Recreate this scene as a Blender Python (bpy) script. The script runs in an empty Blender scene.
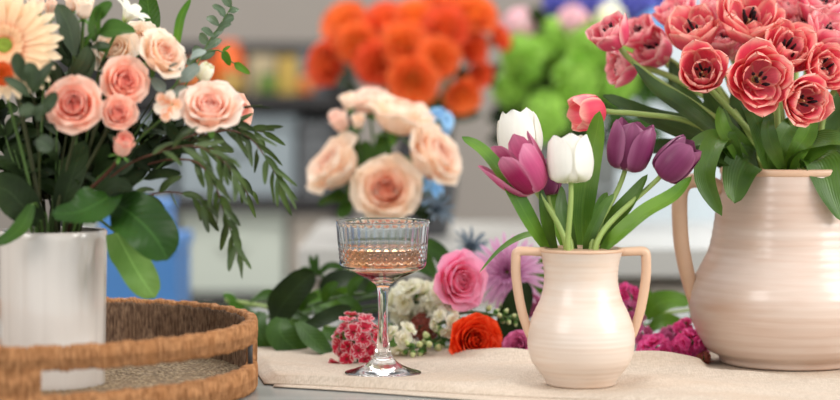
import bpy, math, random
from mathutils import Vector, Matrix, noise

random.seed(7)
C = bpy.context.scene.collection
PI = math.pi
T = 0.75                 # table height
EYE = 0.28               # camera height above the table
F = 2000.0               # focal length in pixels


def P(px, py, Y):
    """point that the camera sees at this place of the picture, Y metres away"""
    return Vector(((px - 420) * Y / F, Y, T + EYE - (py - 100) * Y / F))


# ------------------------------------------------------------------ mesh builder
class MB:
    def __init__(self):
        self.v, self.f, self.uv, self.lay, self.mi = [], [], [], [], []

    def vert(self, p, u=0.5, w=0.5, lay=0.0):
        self.v.append((p[0], p[1], p[2]))
        self.uv.append((u, w))
        self.lay.append(lay)
        return len(self.v) - 1

    def grid(self, fn, nu, nv, lay=0.0, mi=0, closed=False):
        b = len(self.v)
        for j in range(nv + 1):
            for i in range(nu + (0 if closed else 1)):
                u, w = i / nu, j / nv
                self.vert(fn(u, w), u, w, lay)
        n = nu if closed else nu + 1
        for j in range(nv):
            for i in range(nu):
                i2 = (i + 1) % n if closed else i + 1
                self.f.append((b + j * n + i, b + j * n + i2, b + (j + 1) * n + i2, b + (j + 1) * n + i))
                self.mi.append(mi)

    def cap(self, idx, mi=0):
        self.f.append(tuple(idx))
        self.mi.append(mi)

    def box(self, c, s, mi=0, rz=0.0, bev=0.0):
        cx, cy, cz = c
        hx, hy, hz = s[0] / 2, s[1] / 2, s[2] / 2
        b = len(self.v)
        ca, sa = math.cos(rz), math.sin(rz)
        for dz in (-hz, hz):
            for dx, dy in ((-hx, -hy), (hx, -hy), (hx, hy), (-hx, hy)):
                self.vert((cx + dx * ca - dy * sa, cy + dx * sa + dy * ca, cz + dz), 0.5 + dx, 0.5 + dz)
        for q in ((3, 2, 1, 0), (4, 5, 6, 7), (0, 1, 5, 4), (1, 2, 6, 5), (2, 3, 7, 6), (3, 0, 4, 7)):
            self.f.append(tuple(b + i for i in q))
            self.mi.append(mi)

    def tube(self, pts, r, n=8, mi=0, lay=0.0):
        pts = [Vector(p) for p in pts]
        m = len(pts)
        rad = r if callable(r) else (lambda t: r)
        b = len(self.v)
        nrm = None
        for k, p in enumerate(pts):
            t = (pts[min(k + 1, m - 1)] - pts[max(k - 1, 0)]).normalized()
            if nrm is None:
                nrm = t.orthogonal().normalized()
            nrm = (nrm - t * nrm.dot(t)).normalized()
            bn = t.cross(nrm)
            for i in range(n):
                a = 2 * PI * i / n
                self.vert(p + (nrm * math.cos(a) + bn * math.sin(a)) * rad(k / (m - 1)), i / n, k / (m - 1), lay)
        for k in range(m - 1):
            for i in range(n):
                j = (i + 1) % n
                self.f.append((b + k * n + i, b + k * n + j, b + (k + 1) * n + j, b + (k + 1) * n + i))
                self.mi.append(mi)
        self.cap([b + i for i in range(n)][::-1], mi)
        self.cap([b + (m - 1) * n + i for i in range(n)], mi)

    def lathe(self, prof, n=48, c=(0, 0, 0), mi=0, mod=None, M=None, lay=0.0):
        """prof: list of (r, z); mod(theta, k) scales the radius"""
        b = len(self.v)
        m = len(prof)
        for k, (r, z) in enumerate(prof):
            for i in range(n):
                a = 2 * PI * i / n
                rr = r * (mod(a, k) if mod else 1.0)
                p = Vector((rr * math.cos(a), rr * math.sin(a), z))
                p = M @ p if M is not None else p + Vector(c)
                self.vert(p, i / n, k / (m - 1), lay)
        for k in range(m - 1):
            for i in range(n):
                j = (i + 1) % n
                self.f.append((b + k * n + i, b + k * n + j, b + (k + 1) * n + j, b + (k + 1) * n + i))
                self.mi.append(mi)
        if prof[0][0] > 0:
            self.cap([b + i for i in range(n)][::-1], mi)
        if prof[-1][0] > 0:
            self.cap([b + (m - 1) * n + i for i in range(n)], mi)

    def ball(self, c, r, nu=8, nv=6, mi=0, lay=0.0, sz=1.0):
        c = Vector(c)
        self.grid(lambda u, w: c + Vector((r * math.sin(PI * w) * math.cos(2 * PI * u), r * math.sin(PI * w) * math.sin(2 * PI * u), -r * sz * math.cos(PI * w))), nu, nv, lay, mi, True)

    def build(self, name, mat, parent=None, origin=None, smooth=True):
        o = Vector(origin) if origin is not None else (parent_world(parent) if parent else Vector((0, 0, 0)))
        me = bpy.data.meshes.new(name)
        me.from_pydata([(x - o.x, y - o.y, z - o.z) for x, y, z in self.v], [], self.f)
        uvl = me.uv_layers.new(name='UVMap')
        li = [0] * len(me.loops)
        me.loops.foreach_get('vertex_index', li)
        flat = []
        for i in li:
            flat.extend(self.uv[i])
        uvl.data.foreach_set('uv', flat)
        at = me.attributes.new('lay', 'FLOAT', 'POINT')
        at.data.foreach_set('value', self.lay)
        for m in (mat if isinstance(mat, (list, tuple)) else [mat]):
            me.materials.append(m)
        me.polygons.foreach_set('material_index', self.mi)
        me.polygons.foreach_set('use_smooth', [smooth] * len(me.polygons))
        me.update()
        ob = bpy.data.objects.new(name, me)
        C.objects.link(ob)
        if parent:
            ob.parent = parent
        else:
            ob.location = o
        return ob


def build_split(mb, names, mats, parent):
    """first slot is the part, the other slots become its sub-parts"""
    mats = mats if isinstance(mats, (list, tuple)) else [mats]
    first = None
    for s, (nm, mt) in enumerate(zip(names, mats)):
        q = MB()
        remap = {}
        for f, mi in zip(mb.f, mb.mi):
            if mi != s:
                continue
            g = []
            for i in f:
                if i not in remap:
                    remap[i] = q.vert(mb.v[i], mb.uv[i][0], mb.uv[i][1], mb.lay[i])
                g.append(remap[i])
            q.f.append(tuple(g))
            q.mi.append(0)
        if q.f:
            o = q.build(nm, mt, first or parent)
            first = first or o
    return first


def parent_world(p):
    w = Vector((0, 0, 0))
    while p is not None:
        w = w + p.location
        p = p.parent
    return w


def thing(name, label, cat, loc, group=None):
    o = bpy.data.objects.new(name, None)
    o.empty_display_size = 0.02
    C.objects.link(o)
    o.location = Vector(loc)
    return tag(o, label, cat, group)


def tag(o, label, cat, group=None, kind=None):
    o['label'] = label
    o['category'] = cat
    if group:
        o['group'] = group
    if kind:
        o['kind'] = kind
    return o


def structure(o):
    o['kind'] = 'structure'
    return o


# ------------------------------------------------------------------ materials
def lin(c):
    return tuple(((x / 255) / 12.92 if x / 255 <= 0.04045 else ((x / 255 + 0.055) / 1.055) ** 2.4) for x in c) + (1.0,)


class NT:
    def __init__(self, name):
        self.m = bpy.data.materials.new(name)
        self.m.use_nodes = True
        self.t = self.m.node_tree
        self.t.nodes.clear()
        self.out = self.t.nodes.new('ShaderNodeOutputMaterial')

    def n(self, typ, **kw):
        nd = self.t.nodes.new(typ)
        for k, v in kw.items():
            setattr(nd, k, v)
        return nd

    def l(self, a, b):
        self.t.links.new(a, b)

    def val(self, sock, x):
        if hasattr(x, 'is_output'):
            self.l(x, sock)
        else:
            sock.default_value = x

    def math(self, op, a, b=0.0, clamp=False):
        nd = self.n('ShaderNodeMath', operation=op, use_clamp=clamp)
        self.val(nd.inputs[0], a)
        self.val(nd.inputs[1], b)
        return nd.outputs[0]

    def mix(self, f, a, b, typ='MIX'):
        nd = self.n('ShaderNodeMix', data_type='RGBA', blend_type=typ)
        self.val(nd.inputs[0], f)
        self.val(nd.inputs[6], a)
        self.val(nd.inputs[7], b)
        return nd.outputs[2]

    def noise(self, scale, detail=3.0, vec=None, dist=0.0):
        nd = self.n('ShaderNodeTexNoise')
        nd.inputs['Scale'].default_value = scale
        nd.inputs['Detail'].default_value = detail
        nd.inputs['Distortion'].default_value = dist
        if vec is not None:
            self.l(vec, nd.inputs['Vector'])
        return nd.outputs['Fac']

    def obj(self, scale=(1, 1, 1)):
        tc = self.n('ShaderNodeTexCoord')
        mp = self.n('ShaderNodeMapping')
        mp.inputs['Scale'].default_value = scale
        self.l(tc.outputs['Object'], mp.inputs['Vector'])
        return mp.outputs['Vector']

    def ramp(self, f, stops):
        nd = self.n('ShaderNodeValToRGB')
        while len(nd.color_ramp.elements) < len(stops):
            nd.color_ramp.elements.new(0.5)
        for e, (p, c) in zip(nd.color_ramp.elements, stops):
            e.position = p
            e.color = c
        self.l(f, nd.inputs[0])
        return nd.outputs[0]

    def range(self, x, a, b, c=0.0, d=1.0, smooth=True):
        nd = self.n('ShaderNodeMapRange', interpolation_type='SMOOTHSTEP' if smooth else 'LINEAR')
        self.val(nd.inputs[0], x)
        for i, q in enumerate((a, b, c, d)):
            nd.inputs[i + 1].default_value = q
        return nd.outputs[0]

    def bump(self, h, strength=0.3, dist=0.001):
        nd = self.n('ShaderNodeBump')
        nd.inputs['Strength'].default_value = strength
        nd.inputs['Distance'].default_value = dist
        self.l(h, nd.inputs['Height'])
        return nd.outputs[0]

    def bsdf(self, col, rough=0.5, spec=0.5, normal=None, **kw):
        b = self.n('ShaderNodeBsdfPrincipled')
        self.val(b.inputs['Base Color'], col)
        self.val(b.inputs['Roughness'], rough)
        b.inputs['Specular IOR Level'].default_value = spec
        if normal is not None:
            self.l(normal, b.inputs['Normal'])
        for k, v in kw.items():
            self.val(b.inputs[k.replace('_', ' ')], v)
        return b.outputs[0]

    def done(self, sh):
        self.l(sh, self.out.inputs[0])
        return self.m


def plain(name, c, rough=0.5, spec=0.5, var=0.08, scale=30.0, **kw):
    t = NT(name)
    c = lin(c)
    d = tuple(x * (1 - var * 2) for x in c[:3]) + (1,)
    col = t.mix(t.noise(scale, 3, t.obj()), c, d)
    return t.done(t.bsdf(col, rough, spec, **kw))


def petal_mat(name, c_in, c_out, c_base=None, c_edge=None, edge=0.0, streak=0.15, transl=0.3, rough=0.5, base_to=0.3, e0=0.55):
    t = NT(name)
    uv = t.n('ShaderNodeUVMap').outputs[0]
    s = t.n('ShaderNodeSeparateXYZ')
    t.l(uv, s.inputs[0])
    u, v = s.outputs[0], s.outputs[1]
    lay = t.n('ShaderNodeAttribute', attribute_name='lay').outputs['Fac']
    col = t.mix(lay, lin(c_in), lin(c_out))
    if c_edge:
        e = t.math('ABSOLUTE', t.math('SUBTRACT', t.math('MULTIPLY', u, 2.0), 1.0))
        e = t.math('MAXIMUM', e, t.math('MULTIPLY', t.math('SUBTRACT', v, 0.1), 1.05))
        col = t.mix(t.math('MULTIPLY', t.range(e, e0, 1.0), edge), col, lin(c_edge))
    if c_base:
        col = t.mix(t.range(v, 0.0, base_to, 1.0, 0.0), col, lin(c_base))
    mp = t.n('ShaderNodeMapping')
    mp.inputs['Scale'].default_value = (14, 1.6, 1)
    t.l(uv, mp.inputs['Vector'])
    st = t.noise(1.0, 4, mp.outputs[0])
    col = t.mix(t.range(st, 0.35, 0.75, 0.0, streak), col, t.mix(1.0, col, (0.55, 0.5, 0.5, 1), 'MULTIPLY'))
    nb = t.bump(st, 0.25, 0.0006)
    b = t.bsdf(col, rough, 0.3, nb)
    tr = t.n('ShaderNodeBsdfTranslucent')
    t.l(col, tr.inputs[0])
    mx = t.n('ShaderNodeMixShader')
    mx.inputs[0].default_value = transl
    t.l(b, mx.inputs[1])
    t.l(tr.outputs[0], mx.inputs[2])
    return t.done(mx.outputs[0])


def leaf_mat(name, c, c2, rough=0.4, vein=0.25, transl=0.2, spec=0.4, lines=False):
    t = NT(name)
    uv = t.n('ShaderNodeUVMap').outputs[0]
    s = t.n('ShaderNodeSeparateXYZ')
    t.l(uv, s.inputs[0])
    u, v = s.outputs[0], s.outputs[1]
    col = t.mix(t.range(t.noise(18, 3, t.obj()), 0.3, 0.7), lin(c), lin(c2))
    a = t.math('ABSOLUTE', t.math('SUBTRACT', t.math('MULTIPLY', u, 2.0), 1.0))
    light = tuple(min(1, x * 2.0 + 0.02) for x in lin(c2)[:3]) + (1,)
    col = t.mix(t.range(a, 0.0, 0.09, vein, 0.0), col, light)
    if lines:
        w = t.math('SINE', t.math('MULTIPLY', u, 75.0))
    else:
        w = t.math('SINE', t.math('MULTIPLY', t.math('SUBTRACT', v, t.math('MULTIPLY', a, 0.22)), 60.0))
    nb = t.bump(w, 0.25, 0.0004)
    b = t.bsdf(col, rough, spec, nb)
    tr = t.n('ShaderNodeBsdfTranslucent')
    t.l(t.mix(1.0, col, (1.0, 1.0, 0.55, 1), 'MULTIPLY'), tr.inputs[0])
    mx = t.n('ShaderNodeMixShader')
    mx.inputs[0].default_value = transl
    t.l(b, mx.inputs[1])
    t.l(tr.outputs[0], mx.inputs[2])
    return t.done(mx.outputs[0])


M = {}
# petals
M['salmon'] = petal_mat('salmon_rose_petal', (250, 116, 102), (255, 210, 188), (254, 198, 162), (255, 226, 206), 0.55, 0.05, 0.35)
M['peach'] = petal_mat('peach_rose_petal', (252, 180, 138), (255, 236, 214), (254, 226, 190), (255, 242, 226), 0.6, 0.05, 0.35)
M['blush'] = petal_mat('blush_rose_petal', (252, 178, 156), (255, 230, 212), (254, 230, 204), (255, 240, 226), 0.6, 0.05, 0.35)
M['cream'] = petal_mat('cream_petal', (253, 226, 196), (255, 240, 222), (240, 232, 190), (255, 245, 232), 0.5, 0.05, 0.35)
M['apricot'] = petal_mat('apricot_rose_petal', (250, 146, 88), (255, 234, 208), (253, 214, 164), (255, 240, 222), 0.5, 0.05, 0.35)
M['gerbera'] = petal_mat('gerbera_petal', (248, 205, 155), (251, 222, 182), (240, 130, 70), (253, 235, 205), 0.3, 0.16, base_to=0.55)
M['orange'] = petal_mat('orange_petal', (250, 150, 34), (240, 108, 52), (228, 84, 18), (250, 150, 84), 0.5, 0.04, 0.35)
M['orange_deep'] = petal_mat('deep_orange_petal', (244, 120, 36), (234, 86, 50), (210, 62, 16), (246, 126, 80), 0.4, 0.04, 0.35)
M['coral'] = petal_mat('coral_tulip_petal', (244, 122, 138), (238, 82, 106), (250, 205, 160), (255, 200, 178), 0.9, 0.25, 0.3, base_to=0.14, e0=0.6)
M['coral_pink'] = petal_mat('pink_coral_tulip_petal', (244, 126, 150), (238, 88, 124), (250, 205, 175), (255, 206, 198), 0.9, 0.25, 0.3, base_to=0.14, e0=0.6)
M['white'] = petal_mat('white_tulip_petal', (236, 232, 220), (238, 235, 226), (212, 216, 180), (242, 240, 234), 0.3, 0.05, 0.3, 0.45)
M['purple'] = petal_mat('purple_tulip_petal', (112, 42, 80), (126, 50, 92), (212, 190, 182), (172, 106, 140), 0.65, 0.3, 0.25, 0.4, 0.12)
M['magenta_tulip'] = petal_mat('magenta_tulip_petal', (150, 26, 78), (200, 82, 128), (244, 220, 212), (232, 160, 186), 0.6, 0.3, 0.3, 0.4, 0.22)
M['pink_rose'] = petal_mat('pink_rose_petal', (240, 66, 128), (254, 168, 204), (254, 214, 200), (255, 200, 220), 0.5, 0.06, 0.35)
M['red'] = petal_mat('orange_red_ranunculus_petal', (214, 36, 14), (250, 70, 26), (170, 14, 6), (254, 104, 48), 0.5, 0.1, 0.25)
M['lavender'] = petal_mat('lavender_chrysanthemum_petal', (176, 84, 146), (238, 184, 220), (176, 86, 148), (248, 212, 234), 0.5, 0.1)  # dark bases and centre put the shade between petals into the colour
M['magenta'] = petal_mat('magenta_stock_petal', (236, 46, 146), (246, 76, 162), (196, 20, 110), (252, 140, 196), 0.5, 0.15)
M['mauve'] = petal_mat('mauve_petal', (205, 60, 125), (222, 110, 165), (180, 50, 110), (240, 160, 200), 0.4, 0.15)
M['ivory'] = petal_mat('ivory_stock_petal', (248, 244, 214), (252, 250, 232), (216, 226, 160), (254, 252, 242), 0.4, 0.05)
M['crimson'] = petal_mat('crimson_white_edged_petal', (222, 36, 70), (228, 56, 88), (170, 12, 46), (254, 222, 222), 1.0, 0.1, e0=0.62)
M['dusky'] = petal_mat('dusky_red_petal', (150, 70, 60), (170, 90, 75), (110, 50, 40), (190, 120, 100), 0.4, 0.1)
M['lime'] = petal_mat('lime_green_floret', (128, 182, 54), (158, 204, 80), (100, 150, 40), (186, 216, 116), 0.3, 0.1)
M['violet'] = petal_mat('violet_blue_petal', (74, 78, 180), (104, 108, 205), (60, 60, 150), (150, 150, 225), 0.4, 0.1)
M['pale_blue'] = petal_mat('pale_blue_petal', (130, 190, 235), (165, 212, 245), (110, 170, 220), (200, 230, 250), 0.4, 0.05)
M['pale_pink'] = petal_mat('pale_pink_petal', (240, 190, 200), (246, 215, 220), (230, 170, 180), None, 0, 0.05)
M['lily'] = petal_mat('white_lily_petal', (246, 242, 222), (248, 246, 230), (200, 215, 130), (250, 250, 240), 0.3, 0.08)
# greens
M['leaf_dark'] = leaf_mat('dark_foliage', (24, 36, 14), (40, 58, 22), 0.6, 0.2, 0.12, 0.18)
M['leaf_mid'] = leaf_mat('mid_green_leaf', (42, 72, 18), (62, 96, 28), 0.5, 0.3, 0.2, 0.22)
M['leaf_bright'] = leaf_mat('bright_green_leaf', (64, 106, 26), (94, 134, 40), 0.5, 0.3, 0.25, 0.22)
M['leaf_tulip'] = leaf_mat('tulip_leaf', (54, 86, 26), (84, 118, 40), 0.38, 0.12, 0.25, 0.45, True)
M['leaf_tulip_light'] = leaf_mat('light_tulip_leaf', (70, 116, 30), (114, 154, 56), 0.38, 0.12, 0.3, 0.45, True)
M['leaf_tulip_deep'] = leaf_mat('deep_tulip_leaf', (40, 62, 22), (62, 88, 32), 0.4, 0.12, 0.2, 0.4, True)
M['leaf_glossy'] = leaf_mat('glossy_dark_leaf', (32, 62, 16), (48, 84, 24), 0.42, 0.35, 0.15, 0.25)
M['leaf_pale'] = leaf_mat('pale_leaf_underside', (92, 130, 58), (120, 156, 82), 0.55, 0.3, 0.25, 0.2)
M['eucalyptus'] = leaf_mat('eucalyptus_leaf', (72, 92, 68), (100, 118, 86), 0.5, 0.3, 0.15)
M['olive'] = leaf_mat('grey_olive_leaf', (42, 56, 36), (64, 80, 50), 0.5, 0.35, 0.12)
M['willow'] = leaf_mat('willow_leaf', (42, 54, 28), (78, 100, 44), 0.4, 0.35, 0.2)
M['grey_leaf'] = leaf_mat('silver_leaf', (108, 122, 112), (140, 150, 140), 0.6, 0.2, 0.1)
M['stem'] = plain('green_stem', (78, 106, 46), 0.45, 0.4, 0.12, 40)
M['stem_pale'] = plain('pale_tulip_stem', (150, 172, 92), 0.45, 0.4, 0.1, 40)
M['stem_dark'] = plain('dark_stem', (62, 66, 36), 0.55, 0.3, 0.15, 40)
M['stem_red'] = plain('reddish_twig', (96, 58, 42), 0.55, 0.3, 0.15, 40)
M['calyx'] = plain('green_calyx', (84, 128, 48), 0.5, 0.3, 0.15, 60)
M['anther'] = plain('black_anther', (38, 20, 24), 0.7, 0.2, 0.1, 200)
M['pistil'] = plain('pale_pistil', (206, 160, 112), 0.6, 0.3, 0.1, 100)
M['disc'] = plain('green_flower_disc', (140, 160, 60), 0.8, 0.1, 0.25, 300)
M['thistle'] = leaf_mat('blue_thistle', (84, 100, 116), (122, 138, 152), 0.5, 0.2, 0.1)
M['bud'] = plain('pale_green_bud', (205, 214, 150), 0.5, 0.3, 0.12, 120)


def ceramic(name, c1, c2, c3, rough=0.28, ring=170.0, coat=0.3):
    """cream glaze with faint hand-thrown rings that show the clay"""
    t = NT(name)
    v = t.obj((6, 6, ring))
    n1 = t.noise(1.0, 4, v, 0.6)
    n2 = t.noise(1.0, 3, t.obj((9, 9, 30)))
    col = t.mix(t.range(n1, 0.36, 0.78), lin(c1), lin(c2))
    col = t.mix(t.range(n2, 0.45, 0.8, 0.0, 0.75), col, lin(c3))
    nb = t.bump(n1, 0.12, 0.001)
    return t.done(t.bsdf(col, rough, 0.5, nb, Coat_Weight=coat, Coat_Roughness=0.12))


M['cream_glaze'] = ceramic('cream_glaze', (220, 204, 190), (214, 192, 174), (206, 176, 150), 0.34, 150.0, 0.15)
M['blush_glaze'] = ceramic('blush_glaze', (206, 186, 172), (197, 171, 154), (186, 152, 130), 0.32, 120.0, 0.2)
M['clay_edge'] = plain('bare_clay_edge', (212, 174, 144), 0.4, 0.5, 0.06, 60)
M['white_glaze'] = plain('white_glaze', (214, 205, 196), 0.16, 0.6, 0.02, 8, Coat_Weight=0.6, Coat_Roughness=0.05)
M['charcoal'] = plain('charcoal_ceramic', (66, 66, 68), 0.5, 0.4, 0.08, 20)


def glass_mat(name, col=(1, 1, 1, 1), ior=1.5, rough=0.0):
    t = NT(name)
    return t.done(t.bsdf(col, rough, 0.5, None, Transmission_Weight=1.0, IOR=ior))


M['glass'] = glass_mat('clear_glass', (0.97, 0.99, 1.0, 1), 1.48)
M['wine'] = glass_mat('rose_wine', (0.95, 0.42, 0.20, 1), 1.33)


def rope_mat(name, c1, c2, c3, ang, hgt):
    """twisted rope laid side by side: u runs across the ropes, v along them"""
    t = NT(name)
    s = t.n('ShaderNodeSeparateXYZ')
    t.l(t.n('ShaderNodeUVMap').outputs[0], s.inputs[0])
    tw = t.math('SINE', t.math('ADD', t.math('MULTIPLY', s.outputs[0], ang), t.math('MULTIPLY', s.outputs[1], hgt)))
    nz = t.noise(260, 4, t.obj((1, 1, 0.45)))
    n2 = t.noise(55, 3, t.obj((1, 1, 0.3)))
    col = t.mix(t.range(nz, 0.3, 0.72), lin(c1), lin(c2))
    col = t.mix(t.range(n2, 0.4, 0.75, 0, 0.7), col, lin(c3))
    h = t.math('ADD', t.math('MULTIPLY', tw, 0.35), nz)
    return t.done(t.bsdf(col, 0.8, 0.2, t.bump(h, 0.9, 0.0016)))


M['rope'] = rope_mat('golden_brown_rope', (138, 92, 56), (196, 142, 96), (168, 114, 70), 2 * PI * 300, 26.0)
M['rope_shaded'] = rope_mat('shaded_brown_rope', (88, 66, 52), (146, 118, 94), (108, 82, 62), 2 * PI * 300, 50.0)  # band rope in darker tones, the inside shade put into its colour
M['rope_floor'] = rope_mat('coiled_floor_rope', (100, 80, 60), (168, 146, 114), (126, 102, 76), 2 * PI * 130, 60.0)
M['iron'] = plain('dark_iron', (52, 50, 50), 0.5, 0.5, 0.1, 80)


def linen():
    t = NT('natural_linen')
    a = t.noise(1.0, 2, t.obj((900, 120, 200)))
    b = t.noise(1.0, 2, t.obj((120, 900, 200)))
    w = t.math('MULTIPLY', t.math('ADD', a, b), 0.5)
    big = t.noise(7, 4, t.obj((1, 2.5, 1)), 0.8)
    col = t.mix(t.range(w, 0.35, 0.65), lin((186, 170, 152)), lin((208, 193, 176)))
    col = t.mix(t.range(big, 0.4, 0.75, 0, 0.5), col, lin((192, 168, 144)))
    hb = t.math('ADD', t.math('MULTIPLY', w, 0.35), t.noise(26, 5, t.obj((1, 2, 1)), 1.2))
    return t.done(t.bsdf(col, 0.85, 0.15, t.bump(hb, 0.5, 0.004)))


M['linen'] = linen()


def tabletop():
    t = NT('grey_painted_tabletop')
    n = t.noise(1.0, 5, t.obj((2, 26, 10)))
    col = t.mix(t.range(n, 0.35, 0.7), lin((134, 136, 132)), lin((158, 160, 156)))
    return t.done(t.bsdf(col, 0.22, 0.5, t.bump(n, 0.1, 0.001)))


M['tabletop'] = tabletop()


# ------------------------------------------------------------------ plant shapes
def frame(o, d, roll=0.0):
    d = Vector(d).normalized()
    x = d.orthogonal().normalized()
    ref = Vector((0, 0, 1)) if abs(d.z) < 0.9 else Vector((0, 1, 0))
    x = ref.cross(d).normalized()
    y = d.cross(x)
    R = Matrix((x, y, d)).transposed()
    return Matrix.Translation(Vector(o)) @ (R @ Matrix.Rotation(roll, 3, 'Z')).to_4x4()


def look(fx, fup, ft):
    """facing: right, up, towards the viewer"""
    return Vector((fx, -ft, fup)).normalized()


def interp(keys, v):
    x = v * (len(keys) - 1)
    i = min(int(x), len(keys) - 2)
    t = x - i
    t = t * t * (3 - 2 * t)
    return keys[i] * (1 - t) + keys[i + 1] * t


def wshape(v, base=0.4, vm=0.6, p=2.4, tip=0.0):
    if v < vm:
        t = v / vm
        return base + (1 - base) * math.sin(t * PI / 2)
    t = (v - vm) / (1 - vm)
    return max(tip, (max(0.0, 1 - t ** p)) ** 0.5)


SH = {'rose': (0.4, 0.62, 2.5, 0.06), 'tulip': (0.45, 0.5, 2.5, 0.08), 'blunt': (0.5, 0.55, 2.4, 0.06), 'strap': (0.4, 0.6, 4.0, 0.2),
      'pointed': (0.35, 0.45, 1.5, 0.0), 'round': (0.3, 0.6, 2.6, 0.1)}


def petal(mb, Mx, th, L, W, phis, r0, rc, shape='rose', nu=6, nv=8, ruf=0.0, lay=0.0, z0=0.0, mi=0, seed=0.0, fringe=0.0):
    sh = SH[shape]
    rs, zs, ph = [r0], [z0], [math.radians(phis[0])]
    for j in range(nv):
        a = math.radians(interp(phis, (j + 0.5) / nv))
        rs.append(rs[-1] + math.cos(a) * L / nv)
        zs.append(zs[-1] + math.sin(a) * L / nv)
        ph.append(math.radians(interp(phis, (j + 1) / nv)))
    er = Vector((math.cos(th), math.sin(th), 0))
    et = Vector((-math.sin(th), math.cos(th), 0))
    ez = Vector((0, 0, 1))

    def fn(u, v):
        j = int(round(v * nv))
        w = W * wshape(v, *sh)
        t = (2 * u - 1) * w
        a = t / rc
        n = er * (-math.sin(ph[j])) + ez * math.cos(ph[j])
        p = er * rs[j] + ez * zs[j] + n * (rc - rc * math.cos(a)) + et * (rc * math.sin(a))
        if ruf:
            p = p + n * ruf * v * v * math.sin(seed + (2 * u - 1) * 5.5) + n * ruf * 0.7 * v * math.sin(seed * 2.3 + u * 13)
        if fringe and j == nv:
            p = p + (er * math.cos(ph[j]) + ez * math.sin(ph[j])) * fringe * (random.random() - 0.3)
        return Mx @ p

    mb.grid(fn, nu, nv, lay, mi)


def rose_bloom(mb, o, d, R, openness=1.0, rnd=None, layers=None):
    r = rnd or random
    Mx = frame(o, d, r.random() * 6.28)
    k = openness
    LY = layers or [
        (3, 0.80, 0.30, [76, 96, 114], 0.03, 0.16, 0.0),
        (3, 0.86, 0.38, [68, 94, 104], 0.07, 0.23, 0.1),
        (4, 0.92, 0.46, [58, 92, 96 - 8 * k], 0.10, 0.32, 0.32),
        (4, 0.98, 0.54, [46, 90, 88 - 18 * k], 0.11, 0.42, 0.58),
        (4, 1.06, 0.64, [30, 86, 80 - 34 * k], 0.12, 0.54, 0.8),
        (4, 1.16, 0.74, [14, 78, 66 - 52 * k], 0.12, 0.68, 0.95),
        (5, 1.18, 0.74, [2, 62, 36 - 56 * k], 0.12, 0.82, 1.0),
    ]
    z = 0
    for i, (n, L, W, phis, r0, rc, lay) in enumerate(LY):
        off = i * 2.4 + r.random() * 0.5
        for q in range(n):
            th = off + 2 * PI * q / n + (r.random() - 0.5) * 0.25
            ph = [p + (r.random() - 0.5) * 8 for p in phis]
            petal(mb, Mx, th, L * R * (0.95 + 0.1 * r.random()), W * R, ph, r0 * R, rc * R, 'rose', 9, 10, 0.02 * R * (0.3 + lay), lay, 0, 0, r.random() * 6)
    mb.lathe([(0.02 * R, -0.28 * R), (0.16 * R, -0.2 * R), (0.2 * R, -0.06 * R), (0.12 * R, 0.06 * R)], 10, mi=1, M=Mx)
    for q in range(5):
        petal(mb, Mx, 2 * PI * q / 5, 0.55 * R, 0.12 * R, [-10, -20, -40], 0.12 * R, 0.4 * R, 'pointed', 2, 5, 0, 0, -0.08 * R, 1)


def bud_bloom(mb, o, d, R, rnd=None):
    r = rnd or random
    rose_bloom(mb, o, d, R, 0.4, r, [
        (3, 1.25, 0.34, [70, 92, 110], 0.04, 0.22, 0.1),
        (3, 1.35, 0.44, [52, 92, 100], 0.1, 0.34, 0.4),
        (4, 1.45, 0.52, [36, 88, 88], 0.12, 0.44, 0.7),
        (3, 1.4, 0.54, [24, 84, 60], 0.14, 0.52, 1.0)])


def ranunculus_bloom(mb, o, d, R, rnd=None):
    r = rnd or random
    LY = []
    n = 9
    for i in range(n):
        t = i / (n - 1)
        LY.append((3 + int(i * 0.5), 0.72 + 0.42 * t, 0.24 + 0.36 * t, [78 - 74 * t, 98 - 42 * t, 112 - 92 * t], 0.02 + 0.1 * t, 0.15 + 0.55 * t, t))
    rose_bloom(mb, o, d, R, 1.0, r, LY)


def tulip_bloom(mb, o, d, R, h, openness=0.0, rnd=None, fringe=0.0, roll=None, spread=None):
    """closed or half open cup of six petals; R is the widest radius, h the height"""
    r = rnd or random
    Mx = frame(o, d, r.random() * 6.28 if roll is None else roll)
    for ring in (0, 1):
        for q in range(3):
            th = ring * PI / 3 + 2 * PI * q / 3
            op = openness + (r.random() - 0.5) * 0.12
            if spread and ring == 1 and q in spread:
                op += spread[q]
            kk = 0.93 if ring == 0 else 1.02
            ph = [-2 if ring else 6, 76 - 26 * op, 97 - 26 * op, 113 - 36 * op]
            # scale so the widest radius and the height come out right
            nn = 24
            rr = zz = 0.0
            rm = 0.0
            for j in range(nn):
                a = math.radians(interp(ph, (j + 0.5) / nn))
                rr += math.cos(a) / nn
                zz += math.sin(a) / nn
                rm = max(rm, rr)
            L = h / zz * (1.0 if ring else 1.03)
            r0 = max(0.002, R * kk * (1 + 0.5 * max(0, op)) - rm * L)
            r0 = min(r0, R * 0.42)
            petal(mb, Mx, th, L, R * (1.02 if ring else 0.9), ph, r0, R * (0.98 if ring else 0.88), 'tulip', 8, 12, 0.03 * R, float(ring), 0, 0, r.random() * 6, fringe)
    return Mx


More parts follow.
